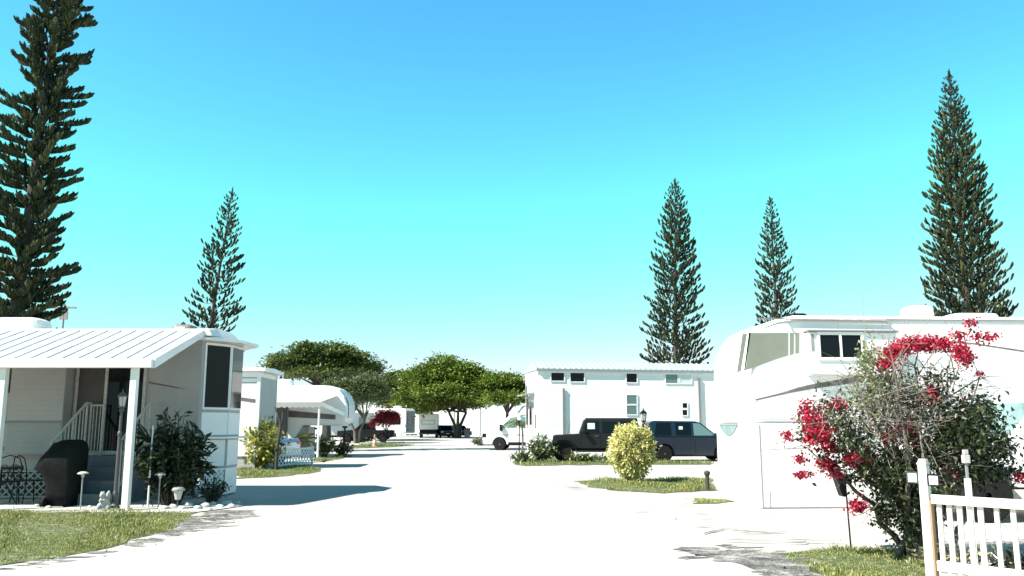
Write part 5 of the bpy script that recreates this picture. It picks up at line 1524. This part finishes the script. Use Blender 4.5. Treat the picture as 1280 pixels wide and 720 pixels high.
# ------------------------------------------------------------------ lamps
def lantern(t, z, s, frame='blackmetal', glass='frosted'):
    b = MB()
    b.lathe([(.05 * s, z), (.10 * s, z + .05 * s), (.10 * s, z + .07 * s)], n=6)
    for k in range(6):
        a = 2 * math.pi * k / 6
        b.tube([(.085 * s * math.cos(a), .085 * s * math.sin(a), z + .07 * s), (.125 * s * math.cos(a), .125 * s * math.sin(a), z + .34 * s)], .008 * s, n=4)
    b.lathe([(.15 * s, z + .34 * s), (.15 * s, z + .36 * s), (.07 * s, z + .45 * s), (.03 * s, z + .47 * s), (.025 * s, z + .50 * s), (.008 * s, z + .56 * s)], n=6)
    o = b.build('lantern', M[frame], t)
    MB().lathe([(.078 * s, z + .072 * s), (.115 * s, z + .338 * s)], n=6).build('lantern_glass', M[glass], o)
p = gnd(156, 634)
lp = empty('lamp_post', (p.x, 16.35, 0), 0, 'tall slim black lamp post standing before the porch steps', 'lamp post')
MB().lathe([(.09, 0), (.09, .05), (.06, .10), (.05, .30), (.038, .34), (.032, 1.35), (.045, 1.37), (.045, 1.42), (.028, 1.45), (.026, 1.80), (.05, 1.83), (.05, 1.86), (.03, 1.87)], n=14).build('pole', M['darkgrey'], lp)
lantern(lp, 1.865, .68, 'darkgrey')
p = at(805, 545, 31)
lp = empty('lamp_post', (p.x, 31, 0), 0, 'black lantern post rising behind the round yellow shrub', 'lamp post')
zt_ = at(805, 528, 31).z
MB().lathe([(.10, 0), (.10, .06), (.06, .12), (.05, .4), (.04, zt_ - .08), (.06, zt_ - .06), (.03, zt_)], n=14).build('pole', M['blackmetal'], lp)
lantern(lp, zt_, .92)
def path_light(px, py, ztop, kind, label, Y=16.35):
    p = at(px, py, Y)
    t = empty('path_light', (p.x, Y, 0), 0, label, 'path light')
    if kind == 'mushroom':
        MB().tube([(0, 0, 0), (0, 0, ztop - .03)], .013, n=8).build('stake', M['grey'], t)
        MB().lathe([(.02, ztop - .10), (.035, ztop - .05), (.035, ztop - .031)], n=12).build('lens', M['frosted'], t)
        MB().lathe([(.10, ztop - .03), (.095, ztop - .01), (.05, ztop + .012), (.01, ztop + .018)], n=18).build('cap', M['rail'], t)
    else:
        MB().tube([(0, 0, 0), (0, 0, ztop - .22)], .015, n=8).build('stake', M['darkgrey'], t)
        MB().lathe([(.05, ztop - .22), (.085, ztop - .06)], n=12).build('lens', M['frosted'], t)
        MB().lathe([(.115, ztop - .06), (.12, ztop - .03), (.09, ztop), (.02, ztop + .01)], n=18).build('cap', M['grey'], t)
path_light(101, 628, .68, 'mushroom', 'mushroom shaped garden path light in front of the porch steps')
path_light(198, 630, .66, 'mushroom', 'mushroom shaped garden path light in front of the glossy shrub')
path_light(222, 630, .40, 'lantern', 'short solar lantern path light at the shrub edge')
p = at(185, 628, 16.7)
sp_ = empty('garden_pole', (p.x, 16.7, 0), 0, 'thin white garden pole right beside the porch corner post', 'pole')
MB().tube([(0, 0, 0), (.0, 0, 1.55)], [.020, .014], n=8).build('pole', M['white'], sp_)
MB().tube([(0, 0, .42), (.0, 0, .56)], .03, n=8).build('clamp', M['black'], sp_)
MB().tube([(-.1, 0, .02), (-.06, 0, .10), (0, 0, .12), (.06, 0, .10), (.1, 0, .02)], .008, n=6).build('foot', M['black'], sp_)

# ------------------------------------------------------------------ porch furniture
p = at(75, 627, 16.95)
gc = empty('covered_grill', (p.x, 17.0, 0), 0, 'barbecue grill under a black vinyl cover on the porch', 'grill')
b = MB()
secs = [(.02, -.26, .30, -.24, .24), (.25, -.25, .31, -.26, .26), (.50, -.26, .33, -.28, .28), (.62, -.34, .36, -.30, .30), (.72, -.50, .37, -.31, .31), (.92, -.40, .38, -.31, .31), (1.08, -.27, .38, -.28, .29), (1.20, -.20, .36, -.22, .24), (1.27, -.05, .30, -.12, .14), (1.28, .05, .22, -.05, .06)]
n = 20; vv = []; 
for (z, xa_, xb_, ya_, yb_) in secs:
    cx_, cy_ = (xa_ + xb_) / 2, (ya_ + yb_) / 2
    for i in range(n):
        a = 2 * math.pi * i / n; e = .5
        c, s = math.cos(a), math.sin(a)
        f = 1 + .035 * math.sin(i * 2.6 + z * 3) * (1.2 - z)
        vv.append((cx_ + math.copysign(abs(c) ** e, c) * (xb_ - xa_) / 2 * f, cy_ + math.copysign(abs(s) ** e, s) * (yb_ - ya_) / 2 * f, z))
ff = [(i*n + j, i*n + (j+1) % n, (i+1)*n + (j+1) % n, (i+1)*n + j) for i in range(len(secs) - 1) for j in range(n)] + [tuple(range(n - 1, -1, -1)), tuple((len(secs)-1)*n + j for j in range(n))]
b.add(vv, ff); b.build('cover', M['cloth'], gc, smooth=True)
for x in (-.2, .24): MB().lathe([(.02, -.03), (.09, -.03), (.09, .03), (.02, .03)], (0, 0, 0), 14, axis='x').build('wheel', M['tyre'], gc, (x, -.285, .09))
def iron_chair(loc, rz, label):
    t = empty('garden_chair', loc, rz, label, 'chair', None)
    s = .012
    for (x, y) in ((-.2, -.2), (.2, -.2)): MB().tube([(x, y, .45), (x * 1.08, y * 1.1, .2), (x * 1.12, y * 1.2, 0)], s, n=6).build('leg', M['blackmetal'], t)
    for (x, y) in ((-.2, .2), (.2, .2)): MB().tube([(x, y, .45), (x * 1.05, y * 1.15, .2), (x * 1.1, y * 1.3, 0)], s, n=6).build('leg', M['blackmetal'], t)
    b = MB().lathe([(.01, .445), (.24, .445), (.255, .455), (.24, .468), (.01, .462)], n=22); b.build('seat', M['blackmetal'], t)
    b = MB()
    pts = [(-.21, .2, .45), (-.23, .24, .72), (-.17, .26, .90), (0, .27, .96), (.17, .26, .90), (.23, .24, .72), (.21, .2, .45)]
    b.tube(pts, s, n=6)
    for sg in (-1, 1):
        sc_ = []
        for i in range(18):
            a = i * .42; r_ = .085 * (1 - i / 20)
            sc_.append((sg * (.09 - r_ * math.cos(a)), .25, .70 + r_ * math.sin(a)))
        b.tube(sc_, .008, n=5)
        b.tube([(sg * .02, .22, .46), (sg * .10, .24, .55), (sg * .02, .25, .66)], .008, n=5)
    b.tube([(-.22, .23, .62), (.22, .23, .62)], .008, n=5)
    b.build('backrest', M['blackmetal'], t)
iron_chair((at(6, 627, 17.2).x, 17.2, 0), R(25), 'black scrolled iron garden chair left of the porch post')
iron_chair((at(36, 622, 17.6).x, 17.6, 0), R(150), 'black scrolled iron garden chair between porch post and covered grill')
p = at(-12, 627, 16.95)
tb = empty('bistro_table', (p.x, 17.3, 0), 0, 'small round black iron table at the edge of the porch', 'table')
MB().lathe([(.01, .70), (.33, .70), (.34, .715), (.33, .73), (.01, .73)], n=26).build('tabletop', M['blackmetal'], tb)
for k in range(3):
    a = 2.1 * k + .4; c, s = math.cos(a), math.sin(a)
    MB().tube([(c * .10, s * .10, .70), (c * .06, s * .06, .40), (c * .20, s * .20, .12), (c * .28, s * .28, 0)], .012, n=6).build('leg', M['blackmetal'], tb)

# statue of a small sitting squirrel, one continuous body grown from a jointed skeleton
def skinned(name, verts, edges, rad, m, parent=None, loc=(0, 0, 0), rz=0, sub=2):
    me = bpy.data.meshes.new(name); me.from_pydata(verts, edges, [])
    o = bpy.data.objects.new(name, me); COL.objects.link(o)
    o.location = loc; o.rotation_euler.z = rz
    sk_ = o.modifiers.new('skin', 'SKIN'); sk_.use_smooth_shade = True
    for i, r_ in enumerate(rad):
        me.skin_vertices[0].data[i].radius = r_ if isinstance(r_, tuple) else (r_, r_)
    me.skin_vertices[0].data[0].use_root = True
    sb = o.modifiers.new('sub', 'SUBSURF'); sb.levels = sub; sb.render_levels = sub
    me.materials.append(m)
    if parent: o.parent = parent
    return o
p = at(130, 633, 16.15)
vs = [(0, .02, .06), (0, 0, .13), (-.02, -.02, .20), (-.03, -.05, .265), (-.03, -.11, .26), (-.055, -.04, .33), (-.005, -.04, .33), (-.06, -.08, .15), (-.03, -.12, .19), (.05, -.08, .15), (.0, -.12, .19), (-.08, -.04, .06), (-.08, -.13, .03), (.08, -.04, .06), (.08, -.13, .03), (.02, .12, .05), (.03, .16, .16), (.04, .11, .26), (.05, .13, .33)]
es = [(0, 1), (1, 2), (2, 3), (3, 4), (3, 5), (3, 6), (2, 7), (7, 8), (2, 9), (9, 10), (0, 11), (11, 12), (0, 13), (13, 14), (0, 15), (15, 16), (16, 17), (17, 18)]
rd_ = [.095, .085, .06, .055, .03, .014, .014, .026, .018, .026, .018, .05, .025, .05, .025, .03, .045, .045, .02]
ss = empty('animal_statue', (p.x, 16.15, 0), R(15), 'small pale garden statue of a sitting animal on the gravel border', 'statue')
skinned('body', vs, es, rd_, M['statue'], ss, (0, 0, .02))
MB().lathe([(.14, .0), (.14, .03), (.12, .04), (.01, .042)], n=20).build('base', M['statue'], ss)

# ------------------------------------------------------------------ lattice screen, stump, cone, poles
p0 = gnd(343, 585); p1 = gnd(390, 581)
aL = math.atan2(p1.y - p0.y, p1.x - p0.x)
ls = empty('lattice_screen', (p0.x, p0.y, 0), aL, 'low white diagonal lattice screen in front of the silver blue car', 'fence')
LL_ = (p1 - p0).length
lattice('lattice_panel', M['white'], ls, .03, .05, LL_ - .03, .68, 0, step=.15, wd=.045)
for x in (0, LL_): MB().box(x - .03, -.03, 0, x + .03, .05, .74).build('post', M['white'], ls)
# forked bare trunk beside the croton
p = at(346, 560, 30.2)
fk = empty('bare_forked_stem', (p.x - .1, 30.6, 0), 0, 'dark bare forked stem rising out of the croton shrub', 'plant')
b = MB(); b.tube([(0, 0, 0), (.02, 0, .9), (.10, 0, 1.5), (.07, 0, 1.72), (-.06, 0, 2.02), (-.14, 0, 2.20)], [.06, .055, .05, .045, .04, .02], n=8); b.tube([(.09, 0, 1.5), (.16, 0, 1.8), (.14, 0, 2.05)], [.045, .04, .02], n=8)
b.build('stem', M['darktrunk'], fk)
p = gnd(468, 558.5)
cn = empty('traffic_cone', (p.x, p.y, 0), 0, 'faded orange traffic cone beside the dark pickup', 'cone')
MB().lathe([(.17, .03), (.155, .05), (.05, .86), (.03, .90), (.01, .90)], n=22).build('cone_body', M['orange'], cn)
MB().box(-.22, -.22, 0, .22, .22, .032).build('base', M['orange'], cn, bevel=.01)
o = MB().lathe([(.122, .32), (.094, .52)], n=22).build('collar', M['white'], cn)
def pole(px, py, Y, py_top, r, name, label, m, cat='pole', extra=None):
    p = at(px, py, Y); z = at(px, py_top, Y).z
    t = empty(name, (p.x, Y, 0), 0, label, cat)
    MB().tube([(0, 0, 0), (0, 0, z)], r, n=8).build('shaft', M[m], t)
    return t, z
t, z = pole(649, 560, 49.0, 529, .035, 'marker_pole', 'thin black pole with round top beside the camper van', 'black')
MB().lathe([(.02, z), (.08, z + .05), (.08, z + .10), (.02, z + .15)], n=12).build('finial', M['black'], t)
# low dark rail between the pole and house corner
b = MB(); b.tube([(-1.1, 0, 1.02), (1.05, 0, 1.02)], .03, n=6); b.tube([(1.0, 0, 0), (1.0, 0, 1.02)], .03, n=6); b.build('crossbar', M['darkgrey'], t)
t, z = pole(430, 568, 42.6, 535, .05, 'marker_pole', 'black post at the nose of the awning trailer', 'black')
MB().box(-.12, -.06, z, .12, .06, z + .10).build('post_cap', M['black'], t)
t, z = pole(884.5, 612, 20.9, 594, .05, 'bollard', 'short dark wooden bollard at the trailer skirt corner', 'darktrunk', 'bollard')
MB().lathe([(.055, z), (.075, z + .03), (.075, z + .08), (.02, z + .11)], n=12).build('bollard_cap', M['darktrunk'], t)
t, z = pole(78, 414, 64, 380, .07, 'utility_mast', 'thin distant mast right of the big norfolk pine', 'mastgrey', 'mast')
MB().box(-.3, -.05, z - 1.2, .3, .05, z - .6).build('transformer', M['mastgrey'], t)
MB().box(-.9, -.06, z - .35, .9, .06, z - .22).build('crossarm', M['mastgrey'], t)

# ------------------------------------------------------------------ distant walls and buildings
M['farwhite'] = mat('white_rendered_wall', (.78, .78, .76), (.70, .70, .68), scale=.4, rough=.8)
wl = empty('boundary_wall', (-2.5, 134, 0), 0, 'long white wall closing the far end of the street', 'wall')
MB().box(-36, 0, 0, 26, .35, 4.5).build('wall_face', M['farwhite'], wl)
b = MB(); x = -36
b.box(-36.1, -.06, 4.501, 26.1, .41, 4.62); b.build('coping', M['farwhite'], wl)
for k in range(16): MB().box(-35.8 + k * 4.1, -.12, 0, -35.3 + k * 4.1, -.002, 4.49).build('pier', M['farwhite'], wl)
hb = empty('distant_building', (3.5, 205, 0), 0, 'pale flat roofed building far behind the tiny house', 'building')
MB().box(-9, 0, 0, 16, 12, 12.2).build('wall', M['farwhite'], hb)
MB().box(-9.3, -.3, 12.201, 16.3, 12.3, 12.7).build('parapet', M['farwhite'], hb)
for k in range(6): 
    for z in (2, 5.5, 9): MB().box(-7.5 + k * 4, -.05, z, -5.5 + k * 4, -.002, z + 1.6).build('window', M['glasspale'], hb)
